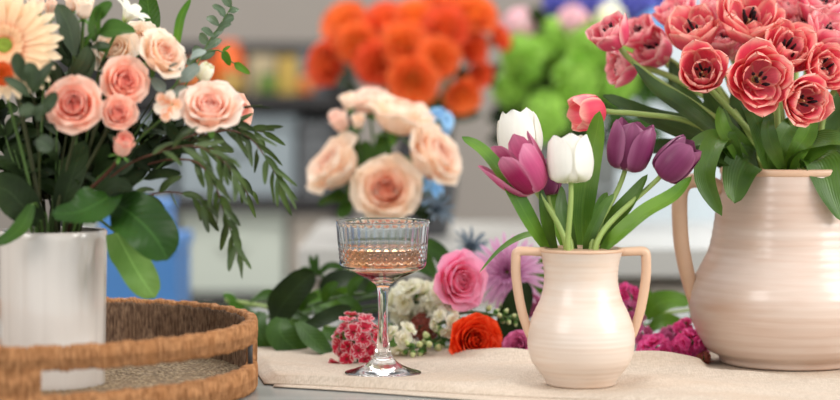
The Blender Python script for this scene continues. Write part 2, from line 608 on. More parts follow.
def double_tulip_bloom(mb, o, d, R, openness, rnd=None):
    """peony tulip: rings of blunt petals, dark anthers showing when it is open; slots 0 petals, 1 anthers, 2 pistil"""
    r = rnd or random
    Mx = frame(o, d, r.random() * 6.28)
    k = openness
    rings = [
        (4, 1.55, 0.72, [0, 74 - 26 * k, 92 - 54 * k], 0.1, 0.85, 1.0, 16),
        (4, 1.5, 0.66, [4, 80 - 26 * k, 98 - 50 * k], 0.1, 0.74, 0.8, 18),
        (5, 1.36, 0.5, [14, 86 - 28 * k, 104 - 46 * k], 0.1, 0.54, 0.45, 30),
        (5, 1.12, 0.36, [28, 92 - 24 * k, 112 - 34 * k], 0.1, 0.38, 0.1, 40)]
    for i, (n, L, W, phis, r0, rc, lay, jit) in enumerate(rings):
        off = i * 1.05 + r.random() * 0.5
        for q in range(n):
            th = off + 2 * PI * q / n + (r.random() - 0.5) * 0.45
            ph = [phis[0]] + [p + (r.random() - 0.5) * jit for p in phis[1:]]
            petal(mb, Mx, th, L * R * (0.9 + 0.18 * r.random()), W * R * (0.88 + 0.2 * r.random()), ph, r0 * R, rc * R, 'blunt', 10, 11, 0.035 * R, lay, 0, 0, r.random() * 6)
    for q in range(6):
        a = q * PI / 3 + r.uniform(-0.5, 0.5)
        g, hh = r.uniform(0.12, 0.3), r.uniform(0.75, 1.05)
        e = Vector((math.cos(a), math.sin(a), 0)) * R
        up = Vector((0, 0, R))
        p0, p1 = e * 0.07 + up * 0.1, e * g * 0.8 + up * 0.5
        p2 = p1 + e * r.uniform(-0.02, 0.12) + up * (hh - 0.5) + Vector((-e.y, e.x, 0)) * r.uniform(-0.14, 0.14)
        mb.tube([Mx @ p0, Mx @ p1], 0.02 * R, 5, 2)
        mb.tube([Mx @ p1, Mx @ ((p1 + p2) / 2), Mx @ p2], lambda t: 0.06 * R * (1 - 0.45 * abs(2 * t - 1)), 6, 1)
    mb.tube([Mx @ Vector((0, 0, 0)), Mx @ Vector((0, 0, 0.35 * R)), Mx @ Vector((0, 0, 0.62 * R))], lambda t: 0.06 * R * (1 - 0.3 * t), 8, 2)


def daisy_bloom(mb, o, d, R, rings, disc=0.2, rnd=None, mi_disc=1):
    """strap petals round a disc: gerbera, chrysanthemum"""
    r = rnd or random
    Mx = frame(o, d, r.random() * 6.28)
    for n, L, W, phis, r0, lay in rings:
        off = r.random()
        for q in range(n):
            th = off + 2 * PI * q / n + (r.random() - 0.5) * 0.1
            ph = [p + (r.random() - 0.5) * 10 for p in phis]
            petal(mb, Mx, th, L * R * (0.92 + 0.12 * r.random()), W * R, ph, r0 * R, W * R * 1.6, 'strap', 4, 7, 0, lay, (0.02 * r.random()) * R)
    if disc:
        mb.lathe([(disc * R, -0.06 * R), (disc * R, 0.02 * R), (disc * 0.8 * R, 0.06 * R), (disc * 0.35 * R, 0.05 * R), (0, 0.03 * R)], 20, mi=mi_disc, M=Mx)


def floret(mb, o, d, R, n=5, lay=0.5, ruf=0.12, ph=(25, 10, -5), shape='round', W=0.6, eye=True):
    Mx = frame(o, d, random.random() * 6.28)
    for q in range(n):
        petal(mb, Mx, 2 * PI * q / n + random.random() * 0.2, R, W * R, [p + (random.random() - 0.5) * 24 for p in ph], 0.06 * R, 1.2 * R, shape, 3, 4, ruf * R, lay, 0, 0, random.random() * 6)


def frilly(mb, o, d, R):
    """double stock floret: three ruffled rings"""
    floret(mb, o, d, R, 5, 1.0, 0.2, (20, 10, -15), 'rose', 0.7)
    floret(mb, Vector(o) + Vector(d).normalized() * 0.1 * R, d, R * 0.8, 5, 0.6, 0.2, (50, 45, 20), 'rose', 0.7)
    floret(mb, Vector(o) + Vector(d).normalized() * 0.15 * R, d, R * 0.55, 4, 0.1, 0.2, (75, 70, 50), 'rose', 0.7)


def bez(p0, p1, p2, p3, n=14):
    out = []
    for i in range(n + 1):
        t = i / n
        a = 1 - t
        out.append(Vector(p0) * a ** 3 + Vector(p1) * 3 * a * a * t + Vector(p2) * 3 * a * t * t + Vector(p3) * t ** 3)
    return out


def spline(pts, n=16):
    pts = [Vector(p) for p in pts]
    if len(pts) == 2:
        return [pts[0].lerp(pts[1], i / n) for i in range(n + 1)]
    ext = [pts[0] * 2 - pts[1]] + pts + [pts[-1] * 2 - pts[-2]]
    out = []
    m = len(pts) - 1
    for i in range(n + 1):
        x = i / n * m
        k = min(int(x), m - 1)
        t = x - k
        a, b, c, d = ext[k:k + 4]
        out.append(0.5 * ((2 * b) + (c - a) * t + (2 * a - 5 * b + 4 * c - d) * t * t + (3 * b - a - 3 * c + d) * t ** 3))
    return out


LS = {'lance': (0.5, 0.38, 1.5, 0.0), 'oval': (0.12, 0.45, 2.0, 0.0), 'broad': (0.35, 0.42, 1.9, 0.0), 'willow': (0.08, 0.35, 1.5, 0.0), 'strap': (0.6, 0.4, 2.2, 0.0)}


def leaf(mb, pts, w, face, shape='lance', fold=0.25, wav=0.0, twist=0.0, nu=6, nv=16, mi=0, lay=0.0):
    """blade along a spine; w half width in metres, face the way its upper side looks"""
    sp = spline(pts, nv)
    face = Vector(face).normalized()
    sh = LS[shape]
    ph = random.random() * 6
    fr = []
    for j, p in enumerate(sp):
        t = (sp[min(j + 1, nv)] - sp[max(j - 1, 0)]).normalized()
        f = Matrix.Rotation(twist * j / nv, 3, t) @ face
        s = t.cross(f)
        s = s.normalized() if s.length > 1e-6 else t.orthogonal().normalized()
        fr.append((p, s, s.cross(t).normalized()))

    def fn(u, v):
        j = int(round(v * nv))
        p, s, n = fr[j]
        k = 2 * u - 1
        ww = w * max(0.02, wshape(v, *sh))
        return p + s * (k * ww) + n * (abs(k) ** 1.5 * ww * fold + wav * w * k * math.sin(ph + v * 9) * (0.3 + 0.7 * abs(k)))
    mb.grid(fn, nu, nv, lay, mi)


# ------------------------------------------------------------------ the room
def simple(name, mb, mat, smooth=False, **k):
    return structure(mb.build(name, mat, origin=(0, 0, 0), smooth=smooth))


M['wall'] = plain('warm_grey_plaster', (164, 155, 146), 0.9, 0.2, 0.05, 3)
M['floor'] = plain('grey_floor', (120, 114, 106), 0.5, 0.4, 0.1, 4)
M['white_paint'] = plain('white_paint', (226, 228, 226), 0.45, 0.4, 0.02, 5)
WX0, WX1, WZ0, WZ1, WY = 0.58, 2.3, 0.45, 2.3, 6.5
m = MB()
m.box((0, 3.0, -0.05), (7.2, 8.0, 0.1))
simple('floor', m, M['floor'])
m = MB()
m.box(((-3.5 + WX0) / 2, WY + 0.06, 1.4), (WX0 + 3.5, 0.12, 2.8))
m.box(((3.5 + WX1) / 2, WY + 0.06, 1.4), (3.5 - WX1, 0.12, 2.8))
m.box(((WX0 + WX1) / 2, WY + 0.06, WZ0 / 2), (WX1 - WX0, 0.12, WZ0))
m.box(((WX0 + WX1) / 2, WY + 0.06, (WZ1 + 2.8) / 2), (WX1 - WX0, 0.12, 2.8 - WZ1))
simple('wall_back', m, M['wall'])
m = MB()
m.box((-3.56, 3.0, 1.4), (0.12, 8.0, 2.8))
simple('wall_left', m, M['wall'])
m = MB()
for x in (WX0, WX1, (WX0 + WX1) / 2):
    m.box((x, WY + 0.05, (WZ0 + WZ1) / 2), (0.06, 0.1, WZ1 - WZ0))
for z in (WZ0, WZ1):
    m.box(((WX0 + WX1) / 2, WY + 0.05, z), (WX1 - WX0 + 0.06, 0.1, 0.06))
m.box(((WX0 + WX1) / 2, WY - 0.05, WZ0 - 0.04), (WX1 - WX0 + 0.2, 0.2, 0.03))
win = simple('window_1', m, M['white_paint'])
t = NT('window_pane_glass')
mx = t.n('ShaderNodeMixShader')
mx.inputs[0].default_value = 0.06
gl = t.n('ShaderNodeBsdfGlossy')
gl.inputs['Roughness'].default_value = 0.02
t.l(t.n('ShaderNodeBsdfTransparent').outputs[0], mx.inputs[1])
t.l(gl.outputs[0], mx.inputs[2])
M['pane'] = t.done(mx.outputs[0])
m = MB()
m.box(((WX0 + WX1) / 2, WY + 0.06, (WZ0 + WZ1) / 2), (WX1 - WX0, 0.006, WZ1 - WZ0))
m.build('pane', M['pane'], win, smooth=False)

# the table
tb = thing('table', 'grey painted table under the linen runner, vases and flowers', 'table', (0.1, 2.2, 0))
m = MB()
m.box((0.1, 2.0, T - 0.018), (2.6, 1.45, 0.035))
m.build('tabletop', M['tabletop'], tb, smooth=False)
for sx in (-1.1, 1.3):
    for sy in (1.35, 2.65):
        m = MB()
        m.box((sx, sy, (T - 0.036) / 2), (0.07, 0.07, T - 0.036))
        m.build('leg', M['tabletop'], tb, smooth=False)


# ------------------------------------------------------------------ linen runner
def poly_front(px):
    """near edge of the runner as seen along the picture's bottom"""
    return 384 + (px - 250) * 0.05


def cloth_z(x, y):
    n = noise.noise(Vector((x * 5.0, y * 9.0, 1.3))) * 0.008 + noise.noise(Vector((x * 16, y * 24, 5.1))) * 0.0013
    z = 0.006 + n
    px = 420 + x * F / y
    # soft ridges: one behind the small vase on its left, one on its right
    crest = 0.25 + 0.75 * math.exp(-((x - 0.09) / 0.05) ** 2) + 1.0 * math.exp(-((x - 0.25) / 0.07) ** 2)
    z += 0.010 * crest * math.exp(-((back_y(x) - 0.022 - y) / 0.022) ** 2)
    z += 0.004 * math.sin((x * 0.6 + y) * 55) * math.exp(-((x - 0.3) / 0.12) ** 2) * math.exp(-((y - 2.0) / 0.06) ** 2)
    for cx, cy, rr in FLAT:
        dd = math.hypot(x - cx, y - cy)
        k = min(1.0, max(0.0, (dd - rr) / 0.03))
        k = k * k * (3 - 2 * k)
        z = 0.003 * (1 - k) + max(0.0025, z) * k
    return T + max(0.0025, z)


GX, GY = (383 - 420) * 2.023 / F, 2.023
VX, VY = (581 - 420) * 1.946 / F, 1.946
BX, BY = (788 - 420) * 2.107 / F, 2.107
FLAT = [(GX, GY, 0.042), (VX, VY, 0.042), (BX, BY, 0.082)]
A0 = P(250, 384, 560 / 284.0)
A1 = P(560, 399.5, 560 / 299.5)
sl = (A1.y - A0.y) / (A1.x - A0.x)
XL, XR = -0.153, 0.75


def front_y(x):
    return A0.y + (x - A0.x) * sl * (1 if x < 0.2 else 1) - 0.004 * math.sin(x * 21)


def back_y(x):
    k = [(-0.22, 2.245), (0.0, 2.19), (0.07, 2.12), (0.2, 2.085), (0.285, 2.08), (0.33, 2.26), (0.8, 2.3)]
    for (x0, y0), (x1, y1) in zip(k, k[1:]):
        if x <= x1:
            t = (x - x0) / (x1 - x0)
            return y0 + (y1 - y0) * t * t * (3 - 2 * t) + 0.006 * math.sin(x * 30)
    return k[-1][1]


m = MB()
NX, NY = 150, 90


def top(u, v):
    xl = XL - 0.05 * v
    x = xl + (XR - xl) * u
    y = front_y(x) + (back_y(x) - front_y(x)) * v
    z = cloth_z(x, y)
    if v < 0.02 or u < 0.01 or v > 0.98:
        z = T + 0.0022
    return Vector((x, y, z))


m.grid(top, NX, NY)
ob = m.build('linen_table_runner', M['linen'], origin=(0.2, 2.1, T))
tag(ob, 'crumpled natural linen runner laid along the table under the glass and vases', 'table runner')
so = ob.modifiers.new('thickness', 'SOLIDIFY')
so.thickness = 0.0016
so.offset = -1
# its folded under layer that peeps out in front
m = MB()


def under(u, v):
    x = XL + 0.01 + (XR - XL - 0.02) * u
    y = front_y(x) - (0.014 + 0.09 * max(0, (x + 0.16))) * (1 - v) + v * 0.002
    return Vector((x, y, T + 0.0012))


m.grid(under, 60, 3)
un = m.build('folded_under_layer', M['linen'], ob, origin=(0.2, 2.1, T))
so = un.modifiers.new('thickness', 'SOLIDIFY')
so.thickness = 0.0008
so.offset = -1

# ------------------------------------------------------------------ round rope tray
TX, TY, TR = (28 - 420) * 1.93 / F, 1.93, 0.221
tray = thing('woven_tray', 'round rope-wrapped tray with open handle slots holding the white vase', 'tray', (TX, TY, T))
NROPE = 300


def rope_ring(mb, a0, a1, z0, z1, ro, th, inner_only=False, step=5, lean=0.0):
    """band of side-by-side rope turns between two angles; rounded section ro-th..ro, z0..z1"""
    n = max(4, int(abs(a1 - a0) / (2 * PI) * NROPE) * step)
    full = abs(abs(a1 - a0) - 2 * PI) < 1e-6
    sec = []
    h = z1 - z0
    K = 18
    for k in range(K):
        a = 2 * PI * k / K
        ca, sa = math.cos(a), math.sin(a)
        e = 0.45
        sec.append((math.copysign(abs(ca) ** e, ca), math.copysign(abs(sa) ** e, sa)))
    b = len(mb.v)
    cols = n if full else n + 1
    for i in range(cols):
        a = a0 + (a1 - a0) * i / n
        ropes = a / (2 * PI) * NROPE
        bump = abs(math.sin(PI * (ropes + 0.2 * math.sin(ropes * 0.9)))) ** 0.85
        wob = 0.0006 * math.sin(a * 37) + 0.0005 * math.sin(a * 83)
        for k, (c_, s_) in enumerate(sec):
            r = ro - th / 2 + c_ * (th / 2 - 0.0022 + 0.0024 * bump) + wob * 0.5
            z = z0 + h / 2 + s_ * (h / 2 - 0.0018 + 0.0018 * bump) + wob * (1 if abs(s_) > 0.5 else 0)
            mb.vert((TX + r * math.cos(a), TY + r * math.sin(a), T + max(0.0004, z)), a / (2 * PI), k / K)
    for i in range(n):
        i2 = (i + 1) % cols
        for k in range(K):
            k2 = (k + 1) % K
            mb.f.append((b + i * K + k, b + i2 * K + k, b + i2 * K + k2, b + i * K + k2))
            mb.mi.append(0)
    if not full:
        mb.cap([b + k for k in range(K)], 0)
        mb.cap([b + n * K + k for k in range(K)][::-1], 0)


D = math.radians
m = MB()
rope_ring(m, 0, 2 * PI, 0.0, 0.027, TR, 0.012)
m.build('lower_band', M['rope'], tray)
m = MB()
rope_ring(m, 0, 2 * PI, 0.046, 0.069, TR, 0.012)
m.build('upper_band', M['rope'], tray)
for a0, a1 in ((4, 103), (184, 284)):
    m = MB()
    rope_ring(m, D(a0), D(a1), 0.022, 0.051, TR - 0.0005, 0.011)
    m.build('wall_section', M['rope'], tray)
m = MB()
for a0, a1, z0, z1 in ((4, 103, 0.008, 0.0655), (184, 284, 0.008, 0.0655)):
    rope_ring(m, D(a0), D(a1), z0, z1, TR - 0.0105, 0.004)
m.build('shaded_inner_ring', M['rope_shaded'], tray)  # added ring that carries the painted shade of the inner wall
m = MB()
for a in (-1.5,):
    m.tube([(TX + (TR - 0.006) * math.cos(D(a)), TY + (TR - 0.006) * math.sin(D(a)), T + z) for z in (0.02, 0.05)], 0.0025, 8)
m.build('iron_rod', M['iron'], tray)
m = MB()


def coil(u, v):
    r = 0.004 + (TR - 0.013) * v
    k = r / 0.0052
    z = 0.007 + 0.0022 * abs(math.sin(PI * (k + u))) + 0.0006 * math.sin(u * 2 * PI * r * 900)
    return Vector((TX + r * math.cos(2 * PI * u), TY + r * math.sin(2 * PI * u), T + z))


m.grid(coil, 220, 165, closed=True)
fl = m.build('coiled_floor', M['rope_floor'], tray)
so = fl.modifiers.new('thickness', 'SOLIDIFY')
so.thickness = 0.006
so.offset = -1

# ------------------------------------------------------------------ vessels
WVX, WVY, WVR = (52.5 - 420) * 1.875 / F, 1.875, 0.0511
WV0, WV1 = T + 0.0098, T + 0.1585
v = thing('fluted_vase', 'tall glossy white fluted vase standing in the rope tray', 'vase', (WVX, WVY, WV0))
m = MB()
NF = 16
prof = [(0.044, WV0), (0.0475, WV0 + 0.001), (0.0492, WV0 + 0.005)]
prof += [(0.0487 + 0.0018 * i / 14, WV0 + 0.01 + (WV1 - WV0 - 0.022) * i / 14) for i in range(15)]
prof += [(0.0509, WV1 - 0.008), (0.0508, WV1 - 0.002), (0.0498, WV1), (0.0484, WV1 - 0.001), (0.0478, WV1 - 0.01), (0.0465, WV0 + 0.02), (0.03, WV0 + 0.008)]


def flute(a, k):
    if 3 <= k <= 17:
        return 1 + 0.016 * (abs(math.sin(a * NF / 2)) ** 0.8 - 0.75)
    return 1.0


m.lathe(prof, NF * 10, (WVX, WVY, 0), mod=flute)
m.build('body', M['white_glaze'], v)


def smooth_prof(pts, n=60):
    out = spline([(r, 0, z) for r, z in pts], n)
    return [(max(0.0005, p.x), p.z) for p in out]


def rings(n_ring, amp):
    return lambda z: amp * math.sin(z * n_ring)


def handle_strip(mb, pts, wd, th, side):
    """strap handle: spine pts in the plane through the axis, wd across, th thick (may vary)"""
    sp = spline(pts, 26)
    n = len(sp)
    K = 12
    b = len(mb.v)
    for j, p in enumerate(sp):
        t = (sp[min(j + 1, n - 1)] - sp[max(j - 1, 0)]).normalized()
        s = Vector((0, 1, 0))
        nn = t.cross(s).normalized()
        f = j / (n - 1)
        for k in range(K):
            a = 2 * PI * k / K
            ca, sa = math.cos(a), math.sin(a)
            ca = math.copysign(abs(ca) ** 0.7, ca)
            sa = math.copysign(abs(sa) ** 0.7, sa)
            mb.vert(p + s * ca * wd(f) / 2 + nn * sa * th(f) / 2, k / K, f)
    for j in range(n - 1):
        for k in range(K):
            k2 = (k + 1) % K
            mb.f.append((b + j * K + k, b + j * K + k2, b + (j + 1) * K + k2, b + (j + 1) * K + k))
            mb.mi.append(0)
    mb.cap([b + k for k in range(K)][::-1])
    mb.cap([b + (n - 1) * K + k for k in range(K)])


ZC = T + 0.0032          # top of the runner under the things that stand on it
s2 = VY / F


def vz(py):
    return T + EYE - (py - 100) * s2


vase = thing('two_handled_vase', 'small cream ceramic two-handled vase with mixed tulips beside the coupe glass', 'vase', (VX, VY, ZC))
out = [(0.0315, ZC), (0.0335, ZC + 0.0015), (0.0355, ZC + 0.005), (0.0412, vz(371)), (0.0480, vz(361)), (0.0517, vz(348)), (0.0523, vz(337)), (0.0506, vz(325)), (0.0458, vz(312)), (0.0398, vz(299)), (0.0363, vz(284)), (0.0362, vz(270)), (0.0380, vz(259)), (0.0402, vz(252)), (0.0408, vz(249.5))]
pr = smooth_prof(out, 90)
pr = [(r + 0.0002 * math.sin(z * 1300) * (1 if 0.01 < z - T < 0.125 else 0), z) for r, z in pr]
zt = pr[-1][1]
pr += [(0.0398, zt + 0.0012), (0.0385, zt + 0.0004), (0.0368, zt - 0.004), (0.0335, zt - 0.02), (0.0335, zt - 0.04), (0.045, zt - 0.075), (0.047, zt - 0.095), (0.026, ZC + 0.012)]
m = MB()
m.lathe(pr, 72, (VX, VY, 0))
m.build('body', M['cream_glaze'], vase)
m = MB()
m.lathe([(0.0392, vz(252.2)), (0.0411, vz(251)), (0.0414, vz(249.5)), (0.0403, vz(248)), (0.0389, vz(248.4)), (0.0379, vz(250))], 72, (VX, VY, 0))
m.build('rim', M['clay_edge'], vase)
for sd in (-1, 1):
    m = MB()
    X = lambda d: VX + sd * d * s2
    hp = [(X(37.5), VY, vz(252)), (X(50), VY, vz(251.3)), (X(60), VY, vz(251)), (X(63.6), VY, vz(252.2)), (X(65), VY, vz(256)), (X(65), VY, vz(275)), (X(62), VY, vz(297)), (X(58), VY, vz(315)), (X(52.5), VY, vz(331)), (X(48), VY, vz(340))]
    handle_strip(m, hp, lambda f: 0.017 - 0.004 * f, lambda f: 0.0085 + 0.001 * math.sin(f * PI), sd)
    m.build('handle', M['clay_edge'], vase)

s3 = BY / F


def bz(py):
    return T + EYE - (py - 100) * s3


jug = thing('large_jug', 'large cream ceramic jug full of coral double tulips', 'jug', (BX, BY, ZC))
out = [(0.066, ZC), (0.071, ZC + 0.002), (0.074, ZC + 0.008), (0.087, bz(347)), (0.099, bz(325)), (0.1045, bz(302)), (0.1015, bz(284)), (0.092, bz(266)), (0.0835, bz(250)), (0.079, bz(232)), (0.0755, bz(210)), (0.072, bz(188)), (0.0695, bz(172))]
pr = smooth_prof(out, 110)
pr = [(r + 0.0002 * math.sin(z * 700) * (1 if 0.015 < z - T < 0.19 else 0), z) for r, z in pr]
zt = pr[-1][1]
pr += [(0.0690, zt + 0.002), (0.0675, zt + 0.0025), (0.066, zt), (0.066, zt - 0.02), (0.074, zt - 0.06), (0.086, zt - 0.1), (0.09, zt - 0.15), (0.06, ZC + 0.01)]
m = MB()
m.lathe(pr, 96, (BX, BY, 0))
m.build('body', M['blush_glaze'], jug)
m = MB()
m.lathe([(0.0695, bz(175)), (0.0712, bz(173)), (0.0712, bz(169)), (0.0700, bz(167.5)), (0.0675, bz(167.5)), (0.066, bz(169))], 96, (BX, BY, 0))
m.build('rim', M['clay_edge'], jug)
m = MB()
X = lambda px: (px - 420) * s3
hp = [(X(724), BY, bz(190)), (X(708), BY, bz(182)), (X(690), BY, bz(181)), (X(681), BY, bz(190)), (X(679.5), BY, bz(210)), (X(681), BY, bz(240)), (X(685), BY, bz(264)), (X(690), BY, bz(284)), (X(696), BY, bz(303)), (X(702), BY, bz(318))]
handle_strip(m, hp, lambda f: 0.024 - 0.004 * f, lambda f: 0.0145 + 0.002 * math.sin(f * PI), -1)
m.build('handle', M['clay_edge'], jug)

# ------------------------------------------------------------------ coupe glass
sg = GY / F
glass = thing('coupe_glass', 'cut-glass coupe of pale rose wine standing on the linen', 'glass', (GX, GY, ZC))


def gz(py):
    return T + EYE - (py - 100) * sg


RW = 0.0474
outer = [(0.0010, ZC + 0.0006), (0.030, ZC + 0.0003), (0.0375, ZC + 0.0004), (0.0385, ZC + 0.0012), (0.0378, ZC + 0.0022), (0.030, ZC + 0.0044), (0.020, ZC + 0.0085), (0.012, ZC + 0.0145), (0.0078, ZC + 0.023), (0.0058, ZC + 0.036), (0.0050, ZC + 0.055), (0.0050, ZC + 0.072), (0.0058, ZC + 0.085), (0.0085, gz(284)), (0.016, gz(279)), (0.027, gz(274.5)), (0.036, gz(270.5)), (0.0415, gz(267.5)), (0.0436, gz(264.5))]
pr = smooth_prof(outer, 70)
nb = len(pr)
zl, zh = pr[-1][1], gz(221)
NB = 44
for i in range(1, NB + 1):
    f = i / NB
    pr.append((0.0437 + (RW - 0.0437) * f ** 0.9, zl + (zh - zl) * f))
pr += [(RW - 0.0004, zh + 0.0007), (RW - 0.0011, zh + 0.0008), (RW - 0.0016, zh)]
ne = len(pr)
inner = [(RW - 0.0019, zh - 0.004), (0.0432, gz(245)), (0.0418, gz(262)), (0.040, gz(265.5)), (0.034, gz(269)), (0.024, gz(273)), (0.012, gz(276.5)), (0.0008, gz(278))]
pr += smooth_prof([pr[-1]] + inner, 30)[1:]
NFL = 34


def cut(a, k):
    if nb <= k < nb + NB:
        f = (k - nb) / NB
        if f > 0.42:            # tall rounded flutes
            w = min(1.0, (f - 0.42) / 0.06) * min(1.0, max(0.0, (0.93 - f)) / 0.05)
            return 1 - 0.030 * w * abs(math.cos(a * NFL / 2)) ** 0.7 * 0.75 + 0.004 * w
        if f > 0.05:            # diamond band
            q = (f - 0.05) / 0.37 * 4
            s = abs(math.sin(a * NFL / 2 * 1.0 + q * PI / 2)) * abs(math.sin(a * NFL / 2 - q * PI / 2))
            return 1 - 0.024 * (1 - s) + 0.004
    return 1.0


m = MB()
m.lathe(pr, NFL * 10, (GX, GY, 0), mod=cut)
m.build('bowl_stem_and_foot', M['glass'], glass)
m = MB()
wi = [(0.0006, gz(277.6)), (0.0118, gz(276.1)), (0.0238, gz(272.6)), (0.0337, gz(268.6)), (0.0396, gz(265.2)), (0.0414, gz(262)), (0.04265, gz(248.8)), (0.0424, gz(248.2)), (0.0002, gz(248.2))]
m.lathe(wi, 96, (GX, GY, 0))
m.build('wine', M['wine'], glass)


# ------------------------------------------------------------------ flowers
def bloom_parts(mats):
    m0 = mats[0] if isinstance(mats, (list, tuple)) else mats
    second = {'coral_tulip_petal': 'anthers', 'pink_coral_tulip_petal': 'anthers', 'gerbera_petal': 'disc', 'lavender_chrysanthemum_petal': 'disc'}.get(m0.name, 'calyx')
    return ['bloom', second, 'pistil']


def holder(cx, cy, zb, zm, r):
    """gives each stem a foot inside a vessel and a point in its mouth"""
    def pick(to, k=0.55):
        a = random.random() * 2 * PI
        q = r * 0.35 * random.random()
        foot = Vector((cx + q * math.cos(a), cy + q * math.sin(a), zb))
        d = Vector((to.x - cx, to.y - cy, 0))
        d = d.normalized() * min(d.length, r * k) if d.length > 1e-5 else d
        return foot, Vector((cx + d.x + random.uniform(-.1, .1) * r, cy + d.y + random.uniform(-.1, .1) * r, zm))
    return pick


IN_WHITE = holder(WVX, WVY, WV0 + 0.03, WV1 + 0.012, 0.045)
IN_SMALL = holder(VX, VY, ZC + 0.03, vz(245), 0.032)
IN_JUG = holder(BX, BY, ZC + 0.03, bz(160), 0.06)


def stem_path(base, d, foot, mouth, bend=0.35):
    L = (base - mouth).length
    a = bez(base, base - d * L * bend, mouth + (Vector((0, 0, 1)) * 0.6 + (base - mouth).normalized() * 0.4) * L * 0.28, mouth, 14)
    b = spline([mouth, mouth.lerp(foot, 0.5), foot], 5)[1:]
    return a + b


def flower(name, label, cat, px, py, Y, face, R, bloom, mats, where, stem_r=0.0018, stem_mat='stem', group=None, back=0.25, bend=0.35):
    d = look(*face)
    c = P(px, py, Y)
    Rm = R * Y / F
    base = c - d * Rm * back
    foot, mouth = where(base)
    root = thing(name, label, cat, foot, group)
    m = MB()
    m.tube(stem_path(base - d * 0.001, d, foot, mouth, bend), stem_r, 8)
    m.build('stem', M[stem_mat], root)
    m = MB()
    bloom(m, base, d, Rm)
    build_split(m, bloom_parts(mats), mats, root)
    return root


# -- small vase tulips ----------------------------------------------
def tulip(label, px0, py0, px1, py1, Y, w, mats, where, Y1=None, openness=0.0, fringe=0.0, stem_r=0.0027, roll=None, spread=None, name='tulip', stem_mat='stem_pale', bend=0.35):
    """bloom from its base pixel to its tip pixel; w its widest width in pixels"""
    b = P(px0, py0, Y)
    tp = P(px1, py1, Y1 or Y)
    d = (tp - b).normalized()
    h = (tp - b).length
    foot, mouth = where(b)
    root = thing(name, label, 'tulip', foot)
    m = MB()
    m.tube(stem_path(b + d * 0.001, d, foot, mouth, bend), lambda t: stem_r * (0.9 + 0.25 * t), 9)
    m.build('stem', M[stem_mat], root)
    m = MB()
    tulip_bloom(m, b, d, w / 2 * Y / F, h, openness, None, fringe, roll, spread)
    build_split(m, bloom_parts(mats), mats, root)
    return root


def add_leaf(root, pts, wpx, mat, face=(0, -1, 0.2), shape='lance', fold=0.3, wav=0.1, twist=0.0, name='leaf'):
    """pts: list of (px, py, Y)"""
    Y = pts[0][2]
    m = MB()
    leaf(m, [P(*p) if len(p) == 3 and abs(p[0]) > 3 else Vector(p) for p in pts], wpx / 2 * Y / F, face, shape, fold, wav, twist, 8, 20)
    o = m.build(name, M[mat], root)
    return o


t1 = tulip('white tulip with fringed top at the back left of the small vase', 522, 158, 517, 113, 2.02, 45, M['white'], IN_SMALL, 2.03, -0.05, 0.002)
t2 = tulip('half-open magenta pink tulip leaning left in the small vase', 537, 190, 508, 146, 1.95, 34, M['magenta_tulip'], IN_SMALL, 1.935, 0.45, 0, roll=1.2, spread={1: 0.3})
t3 = tulip('dark purple tulip half hidden behind the front white tulip', 548, 195, 549, 158, 2.0, 27, M['purple'], IN_SMALL, 2.0, 0.0)
t4 = tulip('white egg-shaped tulip in the front middle of the small vase', 571, 183, 569, 136, 1.94, 47, M['white'], IN_SMALL, 1.945, -0.1, roll=0.6)
t5 = tulip('upright purple tulip with parted petals above the right handle of the small vase', 625, 170, 636, 123, 1.98, 43, M['purple'], IN_SMALL, 1.975, 0.22, roll=0.3)
t6 = tulip('purple tulip leaning far right out of the small vase', 661, 176, 692, 144, 1.97, 38, M['purple'], IN_SMALL, 1.96, -0.05)
add_leaf(t2, [(548, 252, 1.97), (530, 222, 1.95), (506, 180, 1.94), (483, 151, 1.95), (462, 137, 1.96)], 19, 'leaf_tulip_light', (0.5, -1, 0.4), 'lance', 0.25)
add_leaf(t1, [(556, 254, 2.0), (545, 236, 2.01), (524, 236, 2.03), (500, 250, 2.03), (479, 273, 2.03)], 9, 'leaf_tulip_light', (-0.3, -0.7, 0.9), 'lance', 0.2)
add_leaf(t3, [(568, 254, 1.99), (561, 226, 1.99), (556, 198, 2.0), (552, 176, 2.0)], 15, 'leaf_tulip_light', (-0.4, -1, 0.2), 'lance', 0.35)
add_leaf(t3, [(556, 254, 1.975), (548, 230, 1.96), (543, 205, 1.95), (541, 188, 1.95)], 14, 'leaf_tulip', (0.5, -1, 0.2), 'lance', 0.3)
add_leaf(t4, [(584, 254, 2.0), (582, 215, 2.01), (588, 170, 2.02), (596, 135, 2.02), (600, 111, 2.01)], 27, 'leaf_tulip_light', (-0.25, -1, 0.1), 'lance', 0.35, 0.15)
add_leaf(t4, [(574, 254, 1.965), (566, 230, 1.96), (561, 208, 1.96), (562, 186, 1.97)], 17, 'leaf_tulip', (0.3, -1, 0.1), 'lance', 0.3)
add_leaf(t5, [(596, 254, 1.985), (606, 230, 1.98), (628, 203, 1.97), (648, 174, 1.97)], 20, 'leaf_tulip', (-0.5, -1, 0.4), 'lance', 0.3)
add_leaf(t5, [(590, 254, 1.98), (597, 226, 1.98), (601, 205, 1.985), (607, 192, 1.99)], 13, 'leaf_tulip_light', (-0.2, -1, 0.3), 'lance', 0.3)
add_leaf(t6, [(600, 254, 1.965), (616, 238, 1.95), (645, 213, 1.945), (673, 196, 1.95), (692, 176, 1.96)], 21, 'leaf_tulip_light', (-0.2, -0.8, 0.9), 'lance', 0.3)
add_leaf(t6, [(585, 254, 1.96), (590, 235, 1.955), (603, 208, 1.955), (614, 194, 1.96)], 12, 'leaf_tulip', (0.3, -1, 0.3), 'lance', 0.3)

# -- coral tulips in the jug ----------------------------------------
CM = [M['coral'], M['anther'], M['pistil']]
CP = [M['coral_pink'], M['anther'], M['pistil']]


def dbl(k):
    return lambda m, o, d, R: double_tulip_bloom(m, o, d, R, k)


